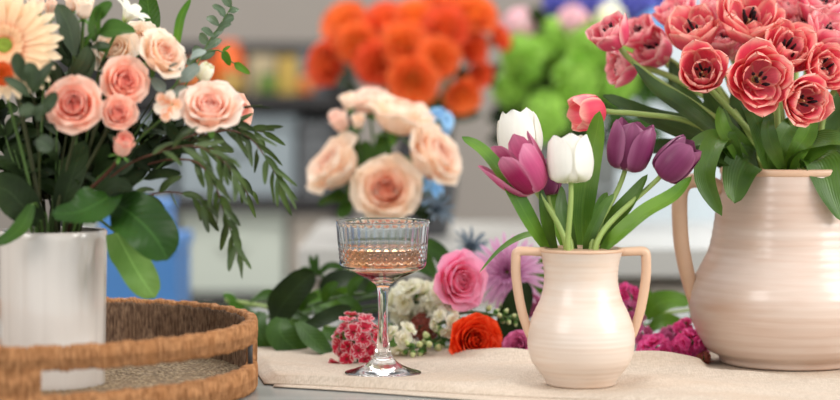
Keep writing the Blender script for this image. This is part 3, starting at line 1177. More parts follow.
coral = [
    # px py Y facing R open mats label
    (702, 72, 2.03, (-0.15, 0.3, 1), 28, 0.35, CM, 'open coral tulip with dark anthers lowest on the left of the jug bunch'),
    (759, 79, 2.00, (0.02, 0.0, 1), 33, 0.6, CM, 'widest open coral tulip facing the viewer in the middle of the jug bunch'),
    (804, 101, 2.00, (0.25, -0.1, 1), 29, 0.4, CM, 'coral tulip nodding forward just above the jug rim'),
    (693, 32, 2.10, (-0.25, 0.75, 0.55), 31, 0.3, CM, 'coral tulip cup above the lowest open left one'),
    (749, 19, 2.09, (0.0, 0.65, 0.7), 35, 0.5, CM, 'big coral tulip with a dark anther at the top middle of the jug bunch'),
    (788, 50, 2.06, (0.15, 0.5, 0.8), 31, 0.45, CM, 'coral tulip tucked behind the widest open one on its upper right'),
    (824, 68, 2.05, (0.35, 0.2, 0.9), 26, 0.4, CM, 'coral tulip half hidden behind the nodding tulip near the picture edge'),
    (819, 5, 2.14, (0.1, 0.7, 0.5), 29, 0.3, CP, 'coral pink tulip cut by the top of the picture on the far right'),
    (829, 34, 2.10, (0.3, 0.8, 0.5), 28, 0.3, CP, 'closed coral pink tulip below the one at the top right corner'),
    (611, 34, 2.12, (-0.5, 0.7, 0.4), 25, 0.3, CP, 'coral pink tulip highest on the far left of the jug bunch'),
    (622, 67, 2.16, (-0.9, 0.0, 0.35), 23, 0.2, CP, 'coral pink tulip pointing left just under the highest left one'),
    (655, 50, 2.18, (-0.6, 0.35, 0.4), 25, 0.3, CP, 'coral pink tulip behind the long diagonal leaf'),
    (676, 14, 2.2, (-0.3, 0.7, 0.3), 22, 0.3, CP, 'small coral pink tulip at the back of the jug bunch'),
    (783, 12, 2.18, (0.1, 0.7, 0.4), 24, 0.3, CP, 'coral pink tulip peeping between two top tulips at the back'),
    (722, 8, 2.2, (-0.1, 0.8, 0.3), 22, 0.3, CP, 'coral pink tulip behind the big top middle one'),
    (722, 40, 2.14, (-0.1, 0.7, 0.6), 24, 0.3, CP, 'coral pink tulip between the two top middle tulips, half hidden'),
    (770, 20, 2.16, (0.1, 0.6, 0.6), 24, 0.35, CP, 'coral pink tulip just right of the big top middle one'),
    (640, 34, 2.2, (-0.5, 0.6, 0.4), 22, 0.3, CP, 'coral pink tulip at the back between the highest left one and the cup'),
    (734, 46, 2.19, (-0.1, 0.6, 0.6), 20, 0.3, CP, 'small coral pink tulip deep between the widest open one and the lowest left one'),
    (806, 24, 2.17, (0.1, 0.6, 0.6), 22, 0.3, CP, 'coral pink tulip deep behind the upper right of the bunch'),
    (853, 84, 2.08, (0.6, 0.2, 0.7), 24, 0.4, CM, 'coral tulip cut off by the right edge of the picture'),
]
CR = []
for px, py, Y, fc, R, k, mt, lb in coral:
    CR.append(flower('tulip', lb, 'tulip', px, py, Y, fc, R * 0.99, dbl(k), mt, IN_JUG, 0.0032, 'stem_pale', None, 0.62, 0.3))
ts = tulip('single coral tulip on a stem reaching left toward the small vase', 602, 110, 573, 115, 2.06, 34, M['coral'], IN_JUG, 2.05, 0.2, name='tulip', stem_r=0.0026, bend=0.1)
# rebuild its stem so that it leaves the bloom level to the right
old = [c for c in ts.children if c.name.startswith('stem')][0]
bpy.data.objects.remove(old)
m = MB()
m.tube(spline([P(602, 110, 2.06), P(612, 112, 2.06), P(640, 114, 2.07), P(690, 122, 2.09), P(735, 150, 2.11), Vector((BX - 0.02, BY, bz(175))), Vector((BX, BY, ZC + 0.08))], 30), 0.0028, 8)
m.build('stem', M['stem_pale'], ts)
JL = [
    # pts, width, material, face
    (0, [(742, 172, 2.10), (722, 140, 2.09), (690, 112, 2.08), (655, 88, 2.09), (632, 62, 2.10)], 22, 'leaf_tulip_deep', (0.3, -1, 0.6)),
    (9, [(740, 172, 2.12), (700, 138, 2.11), (655, 120, 2.10), (603, 95, 2.10)], 30, 'leaf_tulip_deep', (0, -0.9, 0.7)),
    (10, [(738, 172, 2.14), (700, 152, 2.14), (665, 148, 2.14), (640, 150, 2.14)], 24, 'leaf_tulip_deep', (0, -0.8, 0.8)),
    (1, [(770, 172, 2.06), (764, 140, 2.04), (751, 110, 2.03), (737, 86, 2.03)], 26, 'leaf_tulip', (0.3, -1, 0.1)),
    (0, [(742, 172, 2.07), (725, 140, 2.04), (712, 150, 2.02), (706, 180, 2.01), (722, 216, 2.01)], 27, 'leaf_tulip', (-0.5, -0.9, 0.3)),
    (0, [(758, 166, 2.075), (748, 160, 2.052), (741, 170, 2.045), (737, 184, 2.04), (734, 203, 2.035)], 38, 'leaf_tulip', (-0.2, -1, 0.4)),
    (2, [(808, 168, 2.075), (818, 160, 2.052), (825, 172, 2.045), (832, 196, 2.035), (842, 222, 2.03)], 40, 'leaf_tulip', (0.2, -1, 0.4)),
    (2, [(790, 172, 2.08), (806, 148, 2.05), (832, 140, 2.03), (860, 150, 2.02)], 26, 'leaf_tulip', (0.1, -0.7, 0.8)),
    (2, [(785, 172, 2.08), (796, 150, 2.05), (808, 132, 2.05), (812, 112, 2.06)], 24, 'leaf_tulip_light', (-0.3, -1, 0.2)),
    (6, [(800, 172, 2.1), (822, 150, 2.1), (846, 120, 2.1), (862, 100, 2.1)], 30, 'leaf_tulip', (-0.2, -1, 0.4)),
    (4, [(765, 172, 2.12), (748, 140, 2.12), (740, 110, 2.12), (738, 70, 2.12)], 30, 'leaf_tulip_deep', (0.2, -1, 0.1)),
    (4, [(785, 172, 2.14), (795, 140, 2.14), (806, 110, 2.14), (812, 70, 2.14)], 30, 'leaf_tulip_deep', (-0.2, -1, 0.1)),
    (3, [(745, 172, 2.13), (724, 130, 2.13), (712, 96, 2.13), (706, 55, 2.13)], 26, 'leaf_tulip_deep', (0.2, -1, 0.2)),
    (3, [(752, 172, 2.09), (735, 155, 2.06), (714, 138, 2.05), (690, 152, 2.05), (680, 176, 2.05)], 24, 'leaf_tulip', (-0.2, -0.7, 0.8)),
    (5, [(775, 172, 2.07), (776, 150, 2.05), (786, 130, 2.05), (797, 116, 2.06)], 22, 'leaf_tulip', (0.2, -1, 0.2)),
    (11, [(735, 172, 2.16), (705, 130, 2.17), (680, 95, 2.18), (670, 60, 2.18)], 30, 'leaf_tulip_deep', (0.3, -1, 0.3)),
    (8, [(815, 172, 2.12), (835, 155, 2.12), (862, 150, 2.12), (880, 170, 2.12)], 30, 'leaf_tulip_deep', (0.1, -0.8, 0.7)),
    (7, [(800, 172, 2.16), (828, 130, 2.17), (846, 90, 2.18), (852, 40, 2.18)], 32, 'leaf_tulip_deep', (-0.3, -1, 0.1)),
    (1, [(757, 172, 2.08), (745, 152, 2.06), (728, 130, 2.05), (724, 108, 2.06)], 20, 'leaf_tulip', (0.4, -1, 0.1)),
    (12, [(760, 172, 2.15), (760, 130, 2.17), (765, 90, 2.18), (760, 50, 2.2)], 34, 'leaf_tulip_deep', (0, -1, 0.1)),
]
for i, pts, w, mt, fc in JL:
    add_leaf(CR[i], pts, w, mt, fc, 'lance', 0.3, 0.15)

for i, pts, w, mt, fc in [
    (3, [(748, 168, 2.065), (733, 146, 2.045), (722, 128, 2.035), (719, 106, 2.04)], 17, 'leaf_tulip_light', (0.3, -1, 0.1)),
    (6, [(800, 168, 2.06), (818, 152, 2.04), (836, 148, 2.03), (858, 160, 2.03)], 18, 'leaf_tulip', (0, -0.8, 0.7)),
    (5, [(782, 168, 2.055), (772, 146, 2.035), (768, 128, 2.03), (771, 112, 2.04)], 16, 'leaf_tulip', (-0.2, -1, 0.1)),
    (0, [(744, 168, 2.08), (722, 158, 2.05), (700, 152, 2.04), (686, 160, 2.04)], 20, 'leaf_tulip_deep', (0, -0.8, 0.7)),
]:
    add_leaf(CR[i], pts, w, mt, fc, 'lance', 0.3, 0.2)

# -- left bouquet ----------------------------------------------------
def rb(k=1.0):
    return lambda m, o, d, R: rose_bloom(m, o, d, R * 1.02, k)


RS, RPc, RBl, RCr = [M['salmon'], M['calyx']], [M['peach'], M['calyx']], [M['blush'], M['calyx']], [M['cream'], M['calyx']]
for px, py, Y, fc, R, k, mt, lb in [
    (75, 105, 1.80, (0.0, 0.15, 1), 29, 0.55, RS, 'large salmon pink rose lowest on the left of the white vase bouquet'),
    (123, 82, 1.83, (0.45, 0.15, 0.9), 25, 0.5, RS, 'salmon pink rose touching the upper right of the largest salmon rose'),
    (118, 114, 1.81, (0.3, 0.25, 0.9), 19, 0.3, RS, 'small salmon rose between the two bigger salmon roses'),
    (160, 56, 1.85, (0.65, 0.45, 0.55), 27, 0.7, RPc, 'peach rose high on the right of the white vase bouquet'),
    (210, 110, 1.84, (0.1, 0.6, 0.75), 31, 0.75, RBl, 'pale blush rose with ruffled petals farthest right of the bouquet'),
    (236, 112, 1.93, (0.7, 0.2, 0.5), 19, 0.6, RS, 'pink rose peeping out behind the pale blush rose'),
    (116, 52, 1.90, (-0.1, 0.5, 0.8), 25, 0.9, RCr, 'cream open rose behind the rounded dark leaf'),
    (140, 40, 1.92, (0.0, 0.5, 0.8), 20, 0.9, RCr, 'cream bloom tucked left of the high peach rose'),
]:
    flower('rose', lb, 'rose', px, py, Y, fc, R, rb(k), mt, IN_WHITE, 0.0017, 'stem_dark', None, 0.45)
for px, py, Y, fc, R, mt, lb in [
    (123, 146, 1.82, (0.35, 0.75, 0.6), 18, RS, 'salmon rose bud with a reddish stem under the cluster of roses'),
    (37, 6, 1.86, (-0.1, 0.9, 0.3), 14, RPc, 'peach rosebud with green sepals above the big daisy'),
    (51, 9, 1.88, (0.1, 0.9, 0.3), 12, RPc, 'narrow peach rosebud beside the tall grey-green leaf'),
    (72, 4, 1.87, (0.0, 0.9, 0.3), 12, RPc, 'peach rosebud right of the tall grey-green leaf'),
    (84, 9, 1.86, (0.1, 0.9, 0.3), 16, RCr, 'cream rosebud at the top centre of the white vase bouquet'),
    (6, 8, 1.92, (0.0, 0.7, 0.6), 17, RBl, 'pale pinkish bud in the top left corner'),
]:
    flower('rosebud', lb, 'rosebud', px, py, Y, fc, R, bud_bloom, mt, IN_WHITE, 0.0016, 'stem_red' if py > 100 else 'stem', None, 0.6)
flower('gerbera', 'big cream and peach gerbera daisy at the left edge of the bouquet', 'gerbera', 4, 45, 1.80, (0.15, 0.15, 1), 58,
       lambda m, o, d, R: daisy_bloom(m, o, d, R, [(30, 0.88, 0.09, [14, 4, -14], 0.12, 1.0), (28, 0.74, 0.085, [26, 14, 0], 0.12, 0.6), (26, 0.3, 0.05, [50, 30, 10], 0.1, 0.0)], 0.17),
       [M['gerbera'], M['disc']], IN_WHITE, 0.0022, 'stem_dark', None, 0.05)
flower('ranunculus', 'small orange bloom at the left edge under the gerbera centre', 'ranunculus', 1, 74, 1.78, (0.2, 0.1, 1), 13, ranunculus_bloom, [M['orange'], M['calyx']], IN_WHITE, 0.0015)
flower('lily', 'white lily with narrow pointed petals at the top of the bouquet', 'lily', 128, 16, 1.88, (0.6, 0.75, 0.25), 27,
       lambda m, o, d, R: [petal(m, frame(o, d, 0.3), 2 * PI * q / 6, R, R * 0.24, [66, 44, 5], 0.05 * R, R * 0.4, 'pointed', 4, 8, 0, 0.5) for q in range(6)],
       [M['lily']], IN_WHITE, 0.0016)
flower('freesia', 'small peach trumpet flower left of the pale blush rose', 'freesia', 171, 105, 1.81, (-0.3, -0.15, 0.9), 16,
       lambda m, o, d, R: [petal(m, frame(o, d, 0.2), 2 * PI * q / 6, R * 1.25, R * 0.42, [60, 35, 0], 0.06 * R, R * 0.6, 'round', 4, 7, 0.05 * R, q % 2) for q in range(6)],
       [M['peach']], IN_WHITE, 0.0013)
flower('lisianthus_bud', 'white and green bud above the pale blush rose', 'bud', 205, 72, 1.87, (0.5, 0.8, 0.3), 10, lambda m, o, d, R: tulip_bloom(m, o, d, R * 0.8, R * 1.8, 0.0), [M['ivory']], IN_WHITE, 0.0012, 'stem', None, 0.9)


def sprig(name, label, cat, path, leaves, mat, where=None, stem='stem_dark', r=0.0011, shape='willow', foot=None, fold=0.25, wav=0.08, group=None, lens=20):
    """path: [(px,py,Y)...] of the twig from vase to tip; leaves: (px0,py0,px1,py1,width,dY) each from the twig to its own tip"""
    pts = [P(*p) for p in path]
    if where:
        f, mo = where(pts[0])
        full = [f, f.lerp(mo, 0.6), mo] + pts
    else:
        full = pts
    root = thing(name, label, cat, full[0], group)
    m = MB()
    m.tube(spline(full, 30), lambda t: r * (1.25 - 0.8 * t), 6)
    m.build('stem', M[stem], root)
    m = MB()
    Ya = path[len(path) // 2][2]
    for x0, y0, x1, y1, w, dy in leaves:
        a = P(x0, y0, Ya)
        b = P(x1, y1, Ya + dy)
        mid = a.lerp(b, 0.5) + Vector((random.uniform(-1, 1), random.uniform(-1, 1), random.uniform(0, 1.2))) * (a - b).length * 0.08
        leaf(m, [a, mid, b], w / 2 * Ya / F, (random.uniform(-0.5, 0.5), -1, random.uniform(0, 0.9)), shape, fold, wav, random.uniform(-0.5, 0.5), 6, 12)
    m.build('leaves', M[mat], root)
    return root


sprig('tall_leaf_spray', 'tall grey-green oval leaf standing among the top rosebuds', 'foliage', [(58, 190, 1.86), (70, 110, 1.84), (74, 55, 1.83)],
      [(75, 56, 57, 4, 22, 0.01), (72, 80, 88, 46, 16, -0.01), (70, 92, 92, 50, 24, -0.005), (90, 48, 110, 46, 9, -0.01)], 'olive', IN_WHITE, shape='oval')
sprig('olive_sprig', 'dark olive sprig crossing below the gerbera', 'foliage', [(40, 200, 1.84), (38, 130, 1.80), (32, 92, 1.78), (24, 60, 1.775)],
      [(24, 82, 16, 52, 15, -0.01), (32, 92, 28, 62, 16, -0.01), (33, 94, 54, 62, 14, -0.01), (30, 96, 4, 78, 12, -0.01), (36, 108, 18, 112, 14, 0), (40, 116, 56, 92, 14, 0), (36, 120, 48, 108, 16, -0.01), (36, 140, 52, 150, 18, 0)], 'olive', IN_WHITE, shape='oval')
sprig('rounded_leaf_sprig', 'dark rounded leaf in front of the cream rose at the bouquet top', 'foliage', [(90, 150, 1.86), (98, 70, 1.84), (95, 25, 1.83)],
      [(98, 34, 136, 32, 26, 0), (94, 42, 100, 4, 20, 0), (96, 22, 112, 2, 13, 0), (97, 50, 108, 50, 8, 0), (84, 48, 100, 28, 8, -0.01)], 'leaf_mid', IN_WHITE, shape='oval')
sprig('broad_green_blade', 'broad bright green blade behind the white lily', 'foliage', [(110, 150, 1.93), (140, 60, 1.94), (150, 34, 1.94)],
      [(152, 40, 146, -12, 22, 0)], 'leaf_mid', IN_WHITE, shape='lance')
sprig('green_blade', 'slender upright green blade right of the peach rose', 'foliage', [(120, 150, 1.9), (165, 80, 1.89), (177, 48, 1.89)],
      [(176, 52, 191, -2, 9, 0.0)], 'leaf_bright', IN_WHITE, shape='lance')
EU = [(190, 78, 1.92), (205, 48, 1.93), (220, 25, 1.93), (232, 6, 1.93)]
ev = []
for q in range(13):
    t = 0.12 + q / 14
    x = 192 + 40 * t
    y = 72 - 66 * t
    sd = 1 if q % 2 else -1
    ev.append((x, y, x + sd * random.uniform(9, 15) + 1, y - random.uniform(2, 12), random.uniform(8, 11), random.uniform(-0.02, 0.02)))
sprig('eucalyptus_sprig', 'grey-green eucalyptus sprig rising to the upper right of the bouquet', 'foliage', [(110, 170, 1.92), (165, 110, 1.92)] + EU, ev, 'eucalyptus', IN_WHITE, 'stem', shape='oval')
sprig('eucalyptus_sprig', 'silvery leaves between the peach rose and the white bud', 'foliage', [(110, 170, 1.88), (160, 100, 1.85), (180, 82, 1.84)],
      [(180, 82, 200, 66, 16, 0), (165, 92, 152, 78, 12, -0.01), (172, 92, 190, 90, 11, -0.01), (178, 80, 174, 62, 12, 0), (190, 60, 205, 50, 10, 0.02)], 'grey_leaf', IN_WHITE, 'stem', shape='oval')
sprig('leaf_tendril', 'thin tendril with two small bright leaves against the dark shelf', 'foliage', [(140, 140, 1.92), (185, 70, 1.93), (215, 50, 1.93), (232, 62, 1.93), (241, 68, 1.93)],
      [(222, 52, 230, 66, 10, 0), (234, 63, 250, 74, 8, 0), (222, 52, 231, 46, 4, 0)], 'leaf_bright', IN_WHITE, 'stem')


def willow_leaves(path, n, L, w, spread=0.9, start=0.2):
    out = []
    sp = spline([Vector((x, y, 0)) for x, y, _ in path], 60)
    for q in range(n):
        t = start + (1 - start) * q / max(1, n - 1)
        k = min(59, int(t * 60))
        p = sp[k]
        d = (sp[k + 1] - sp[k]).normalized()
        ang = (1 if q % 2 else -1) * random.uniform(0.25, spread) if q < n - 1 else 0
        c, s = math.cos(ang), math.sin(ang)
        e = Vector((d.x * c - d.y * s, d.x * s + d.y * c, 0))
        e.y += 0.5
        e.normalize()
        l = L * random.uniform(0.75, 1.15)
        out.append((p.x, p.y, p.x + e.x * l, p.y + e.y * l, w * random.uniform(0.8, 1.2), random.uniform(-0.025, 0.025)))
    return out


for lab, path, n, L, w in [
    ('willowy branch arching right below the pale blush rose', [(140, 165, 1.88), (185, 138, 1.86), (225, 130, 1.86), (252, 140, 1.87), (272, 168, 1.88), (280, 182, 1.88)], 15, 33, 7),
    ('willowy branch reaching out level to the right of the blush rose', [(150, 160, 1.9), (205, 135, 1.9), (240, 130, 1.91), (264, 132, 1.92)], 9, 32, 8),
    ('long willowy branch hanging down over the tray', [(140, 168, 1.87), (190, 160, 1.85), (212, 180, 1.85), (222, 205, 1.85), (231, 232, 1.86), (238, 256, 1.86)], 15, 27, 8.5),
    ('thin reddish twig curving over the vase rim to the right', [(100, 185, 1.86), (140, 195, 1.85), (170, 192, 1.85), (196, 198, 1.85), (206, 208, 1.85)], 7, 26, 9),
    ('dark willowy branch under the freesia', [(120, 170, 1.84), (160, 152, 1.82), (195, 146, 1.81), (222, 160, 1.81), (236, 178, 1.82)], 10, 30, 8),
    ('dusky willowy branch behind the hanging branch', [(130, 175, 1.93), (185, 150, 1.94), (215, 150, 1.95), (235, 172, 1.95), (248, 195, 1.95)], 11, 28, 7),
]:
    sprig('willow_branch', lab, 'foliage', path, willow_leaves(path, int(n * 1.35), L, w * 0.8), 'willow', IN_WHITE, 'stem_red', 0.0011)
sprig('dark_tendril', 'dark curved tendril arching right from behind the blush rose', 'foliage', [(170, 150, 1.9), (215, 120, 1.88), (238, 108, 1.87), (262, 105, 1.87)], [(236, 109, 272, 108, 2.6, 0), (225, 118, 256, 132, 6, 0), (228, 120, 250, 140, 6, 0)], 'leaf_dark', IN_WHITE)
# large leaves over the rim
def big_leaf(label, pts, w, mat, face, shape='broad', wav=0.12, fold=0.2, twist=0.0):
    f, mo = IN_WHITE(P(*pts[0]))
    root = thing('large_leaf', label, 'leaf', f)
    m = MB()
    q0 = P(*pts[0])
    m.tube(spline([f, mo + Vector((0, 0, -0.01)), mo.lerp(q0, 0.5) + Vector((0, 0, 0.006)), q0], 14), 0.0014, 6)
    m.build('stem', M['stem'], root)
    m = MB()
    leaf(m, [P(*p) for p in pts], w / 2 * pts[0][2] / F, face, shape, fold, wav, twist, 8, 18)
    m.build('blade', M[mat], root)


big_leaf('big rounded dark green leaf hanging right of the white vase rim', [(116, 204, 1.84), (134, 216, 1.82), (154, 236, 1.81), (168, 260, 1.81)], 54, 'leaf_glossy', (0.1, -1, 0.5), 'broad', 0.2)
big_leaf('lighter wavy leaf hanging lowest beside the white vase', [(116, 232, 1.85), (128, 255, 1.84), (140, 276, 1.83), (155, 298, 1.83)], 37, 'leaf_pale', (0.35, -1, 0.1), 'strap', 0.3)
big_leaf('dark leaf lying over the front right rim of the white vase', [(118, 190, 1.83), (100, 202, 1.81), (78, 212, 1.80), (52, 214, 1.80)], 38, 'leaf_glossy', (0, -0.9, 0.6), 'broad', 0.25)
big_leaf('green blade leaf drooping over the left of the white vase rim', [(32, 205, 1.82), (22, 226, 1.81), (8, 238, 1.80), (-8, 244, 1.80)], 17, 'leaf_mid', (0, -1, 0.5), 'lance')
big_leaf('broad dark leaf standing behind the large salmon rose', [(30, 215, 1.88), (24, 190, 1.88), (20, 165, 1.88), (6, 140, 1.88)], 30, 'leaf_dark', (0, -1, 0.1))
big_leaf('broad dark leaf low in the middle of the white vase bouquet', [(60, 220, 1.86), (66, 195, 1.85), (76, 165, 1.85), (84, 140, 1.86)], 26, 'leaf_dark', (0, -1, 0.1))
big_leaf('broad dark leaf low on the right of the white vase bouquet', [(90, 220, 1.88), (112, 190, 1.87), (136, 165, 1.87), (160, 140, 1.88)], 28, 'leaf_dark', (0.2, -1, 0.2))
big_leaf('broad mid green leaf leaning over the left rim of the white vase', [(40, 222, 1.84), (22, 205, 1.83), (6, 190, 1.83), (-20, 184, 1.83)], 38, 'leaf_dark', (0, -1, 0.4))
big_leaf('mid green leaf fanning right above the white vase rim', [(84, 218, 1.84), (96, 200, 1.83), (114, 186, 1.82), (134, 190, 1.82)], 20, 'leaf_dark', (0, -1, 0.6))
big_leaf('dark leaf behind the reddish bud stem', [(74, 220, 1.9), (92, 180, 1.91), (112, 150, 1.92), (140, 120, 1.93)], 34, 'leaf_dark', (0.1, -1, 0.1))
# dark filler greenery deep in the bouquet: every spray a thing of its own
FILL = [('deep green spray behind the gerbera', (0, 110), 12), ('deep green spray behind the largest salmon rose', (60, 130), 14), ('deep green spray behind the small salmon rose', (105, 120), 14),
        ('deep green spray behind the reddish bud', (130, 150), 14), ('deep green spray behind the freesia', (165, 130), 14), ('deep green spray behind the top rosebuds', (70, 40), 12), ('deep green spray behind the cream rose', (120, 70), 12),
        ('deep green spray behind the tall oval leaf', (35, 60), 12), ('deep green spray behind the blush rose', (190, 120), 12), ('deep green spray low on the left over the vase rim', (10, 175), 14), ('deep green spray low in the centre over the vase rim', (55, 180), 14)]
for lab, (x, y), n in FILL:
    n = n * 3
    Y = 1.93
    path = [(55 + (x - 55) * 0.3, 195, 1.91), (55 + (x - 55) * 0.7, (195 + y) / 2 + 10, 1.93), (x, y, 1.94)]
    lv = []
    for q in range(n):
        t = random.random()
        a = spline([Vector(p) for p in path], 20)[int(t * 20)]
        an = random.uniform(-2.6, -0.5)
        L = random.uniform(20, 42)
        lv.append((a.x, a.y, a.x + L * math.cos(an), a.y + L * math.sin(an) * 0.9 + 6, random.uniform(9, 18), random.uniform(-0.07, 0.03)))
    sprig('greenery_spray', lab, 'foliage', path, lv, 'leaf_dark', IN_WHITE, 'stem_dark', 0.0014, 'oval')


for lab, (x, y), n in [('small dark leaves in front of the vase mouth on the left', (14, 150), 16), ('small dark leaves between the largest salmon rose and the vase', (60, 160), 16), ('small dark leaves between the bud and the vase', (100, 165), 16),
                       ('small dark leaves under the blush rose', (185, 140), 14), ('small dark leaves around the freesia', (150, 120), 12), ('small dark leaves at the left edge under the gerbera', (2, 125), 14), ('small dark leaves above the largest salmon rose', (58, 78), 10)]:
    Yn = 1.865
    path = [(53 + (x - 53) * 0.35, 205, 1.87), (53 + (x - 53) * 0.75, (205 + y) / 2, Yn), (x, y, Yn)]
    lv = []
    for q in range(n):
        a = spline([Vector(p) for p in path], 20)[int(random.uniform(0.2, 1) * 20)]
        an = random.uniform(-3.3, 0.2)
        L = random.uniform(18, 34)
        lv.append((a.x, a.y, a.x + L * math.cos(an), a.y + L * math.sin(an) * 0.9, random.uniform(8, 14), random.uniform(-0.02, 0.04)))
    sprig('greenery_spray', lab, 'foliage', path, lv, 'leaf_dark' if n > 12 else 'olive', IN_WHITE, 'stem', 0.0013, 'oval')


# -- flowers lying on the table behind the glass ---------------------
def lying(name, label, cat, px, py, Y, face, R, bloom, mats, tail, stem_r=0.002, stem_mat='stem', back=0.3, leaves=(), leaf_mat_='leaf_mid'):
    """cut flower lying down: tail lists points (px, py, Y) the stem runs through"""
    d = look(*face)
    Rm = R * Y / F
    base = P(px, py, Y) - d * Rm * back
    root = thing(name, label, cat, base)
    m = MB()
    m.tube(spline([base - d * 0.0005] + [P(*p) for p in tail], 20), stem_r, 7)
    m.build('stem', M[stem_mat], root)
    m = MB()
    bloom(m, base, d, Rm)
    build_split(m, bloom_parts(mats), mats, root)
    if leaves:
        for lf in leaves:
            pts, w, fc, sh = lf
            m = MB()
            leaf(m, [P(*p) for p in pts], w / 2 * pts[0][2] / F, fc, sh, 0.2, 0.12, 0.2, 8, 16)
            m.build('leaf', M[leaf_mat_], root)
    return root


lying('rose', 'bright pink rose lying among the cut flowers behind the coupe', 'rose', 457, 281, 2.17, (0.5, 0.1, 0.85), 29, rb(0.75), [M['pink_rose'], M['calyx']], [(420, 285, 2.3), (360, 300, 2.32), (300, 312, 2.33)], 0.0025, 'stem', 0.4,
      [([(435, 275, 2.27), (420, 262, 2.27), (405, 262, 2.27), (385, 285, 2.27)], 26, (0, -0.8, 0.6), 'broad'), ([(445, 270, 2.3), (440, 255, 2.31), (425, 247, 2.31), (402, 252, 2.31)], 20, (0, -0.8, 0.6), 'broad')])
lying('chrysanthemum', 'lavender chrysanthemum with thin petals behind the left handle of the small vase', 'chrysanthemum', 507, 272, 2.23, (-0.2, 0.25, 1), 40,
      lambda m, o, d, R: daisy_bloom(m, o, d, R, [(30, 0.95, 0.055, [8, 0, -16], 0.08, 1.0), (28, 0.86, 0.05, [24, 14, 0], 0.08, 0.8), (24, 0.72, 0.048, [42, 30, 16], 0.06, 0.5), (18, 0.54, 0.042, [60, 48, 36], 0.05, 0.25), (12, 0.36, 0.036, [78, 70, 66], 0.03, 0.0)], 0.12),
      [M['lavender'], M['disc']], [(540, 300, 2.38), (600, 322, 2.4), (650, 325, 2.4)], 0.0024, 'stem', 0.1)
lying('ranunculus', 'orange-red ranunculus resting on the linen beside the small vase', 'ranunculus', 475, 341, 2.13, (0.3, 0.12, 1), 29, lambda m, o, d, R: ranunculus_bloom(m, o, d, R * 1.0), [M['red'], M['calyx']], [(450, 340, 2.22), (400, 345, 2.26), (350, 340, 2.28)], 0.0024, 'stem', 0.5,
      [([(497, 345, 2.2), (510, 325, 2.2), (520, 300, 2.2), (528, 282, 2.2)], 30, (-0.3, -1, 0.3), 'broad')], 'leaf_dark')
lying('ranunculus', 'mauve pink bloom lying against the left side of the small vase', 'ranunculus', 519, 346, 2.13, (-0.3, 0.3, 0.9), 16, ranunculus_bloom, [M['mauve'], M['calyx']], [(535, 345, 2.2), (570, 340, 2.24)], 0.0018)


def cluster(n, Rx, kind, up=True, squash=1.0):
    """dome of many small florets filling a ball of the given radius"""
    def fn(m, o, d, R):
        Mx = frame(o, d)
        ga = PI * (3 - 5 ** 0.5)
        for i in range(n):
            z = 1 - 1.35 * (i + 0.5) / n
            r = math.sqrt(max(0, 1 - z * z))
            v = Vector((r * math.cos(ga * i), r * math.sin(ga * i), z))
            p = Mx @ (v * R * random.uniform(0.75, 0.92) * Vector((1, 1, squash)).z if squash == 1.0 else Vector((v.x, v.y, v.z * squash)) * R * random.uniform(0.75, 0.92))
            dv = (Mx.to_3x3() @ v).normalized()
            kind(m, p, dv, R * Rx)
            m.tube([Mx @ Vector((0, 0, -0.3 * R)), p], 0.035 * R, 4, 1)
    return fn


def loose(n, Rx, kind):
    """uneven head of florets with gaps"""
    def fn(m, o, d, R):
        Mx = frame(o, d)
        for i in range(n):
            z = 1 - 1.5 * (i + 0.5) / n
            r = math.sqrt(max(0, 1 - z * z))
            a = i * 2.4 + random.uniform(-0.3, 0.3)
            v = Vector((r * math.cos(a) * 0.95, r * math.sin(a) * 1.15, z * 0.8))
            p = Mx @ (v * R * random.uniform(0.6, 1.05))
            dv = (Mx.to_3x3() @ (v + Vector((random.uniform(-.4, .4), random.uniform(-.4, .4), 0.3)))).normalized()
            kind(m, p, dv, R * Rx * random.uniform(0.8, 1.15))
            m.tube([Mx @ Vector((0, 0, -0.4 * R)), p], 0.03 * R, 4, 1)
    return fn


def spike(n, rf, length=1.6, wide=0.62):
    """loose upright head of frilly florets round a short axis"""
    def fn(m, o, d, R):
        Mx = frame(o, d)
        for i in range(n):
            t = (i + 0.5) / n
            a = i * 2.4 + random.uniform(-0.4, 0.4)
            rr = R * wide * (1.0 - 0.55 * t) * random.uniform(0.75, 1.15)
            v = Vector((rr * math.cos(a), rr * math.sin(a), R * length * (t - 0.5)))
            dv = (Mx.to_3x3() @ Vector((math.cos(a), math.sin(a), 0.25 + 0.9 * t * t))).normalized()
            p = Mx @ v
            frilly(m, p, dv, R * rf * (1.1 - 0.4 * t) * random.uniform(0.85, 1.1))
            m.tube([Mx @ Vector((0, 0, v.z - 0.15 * R)), p], 0.04 * R, 4, 1)
        m.tube([o, Mx @ Vector((0, 0, R * length * 0.5))], 0.05 * R, 5, 1)
    return fn


def sw(m, p, d, r):
    floret(m, p, d, r, 5, random.random(), 0.1, (40, 15, 0), 'rose', 0.62)


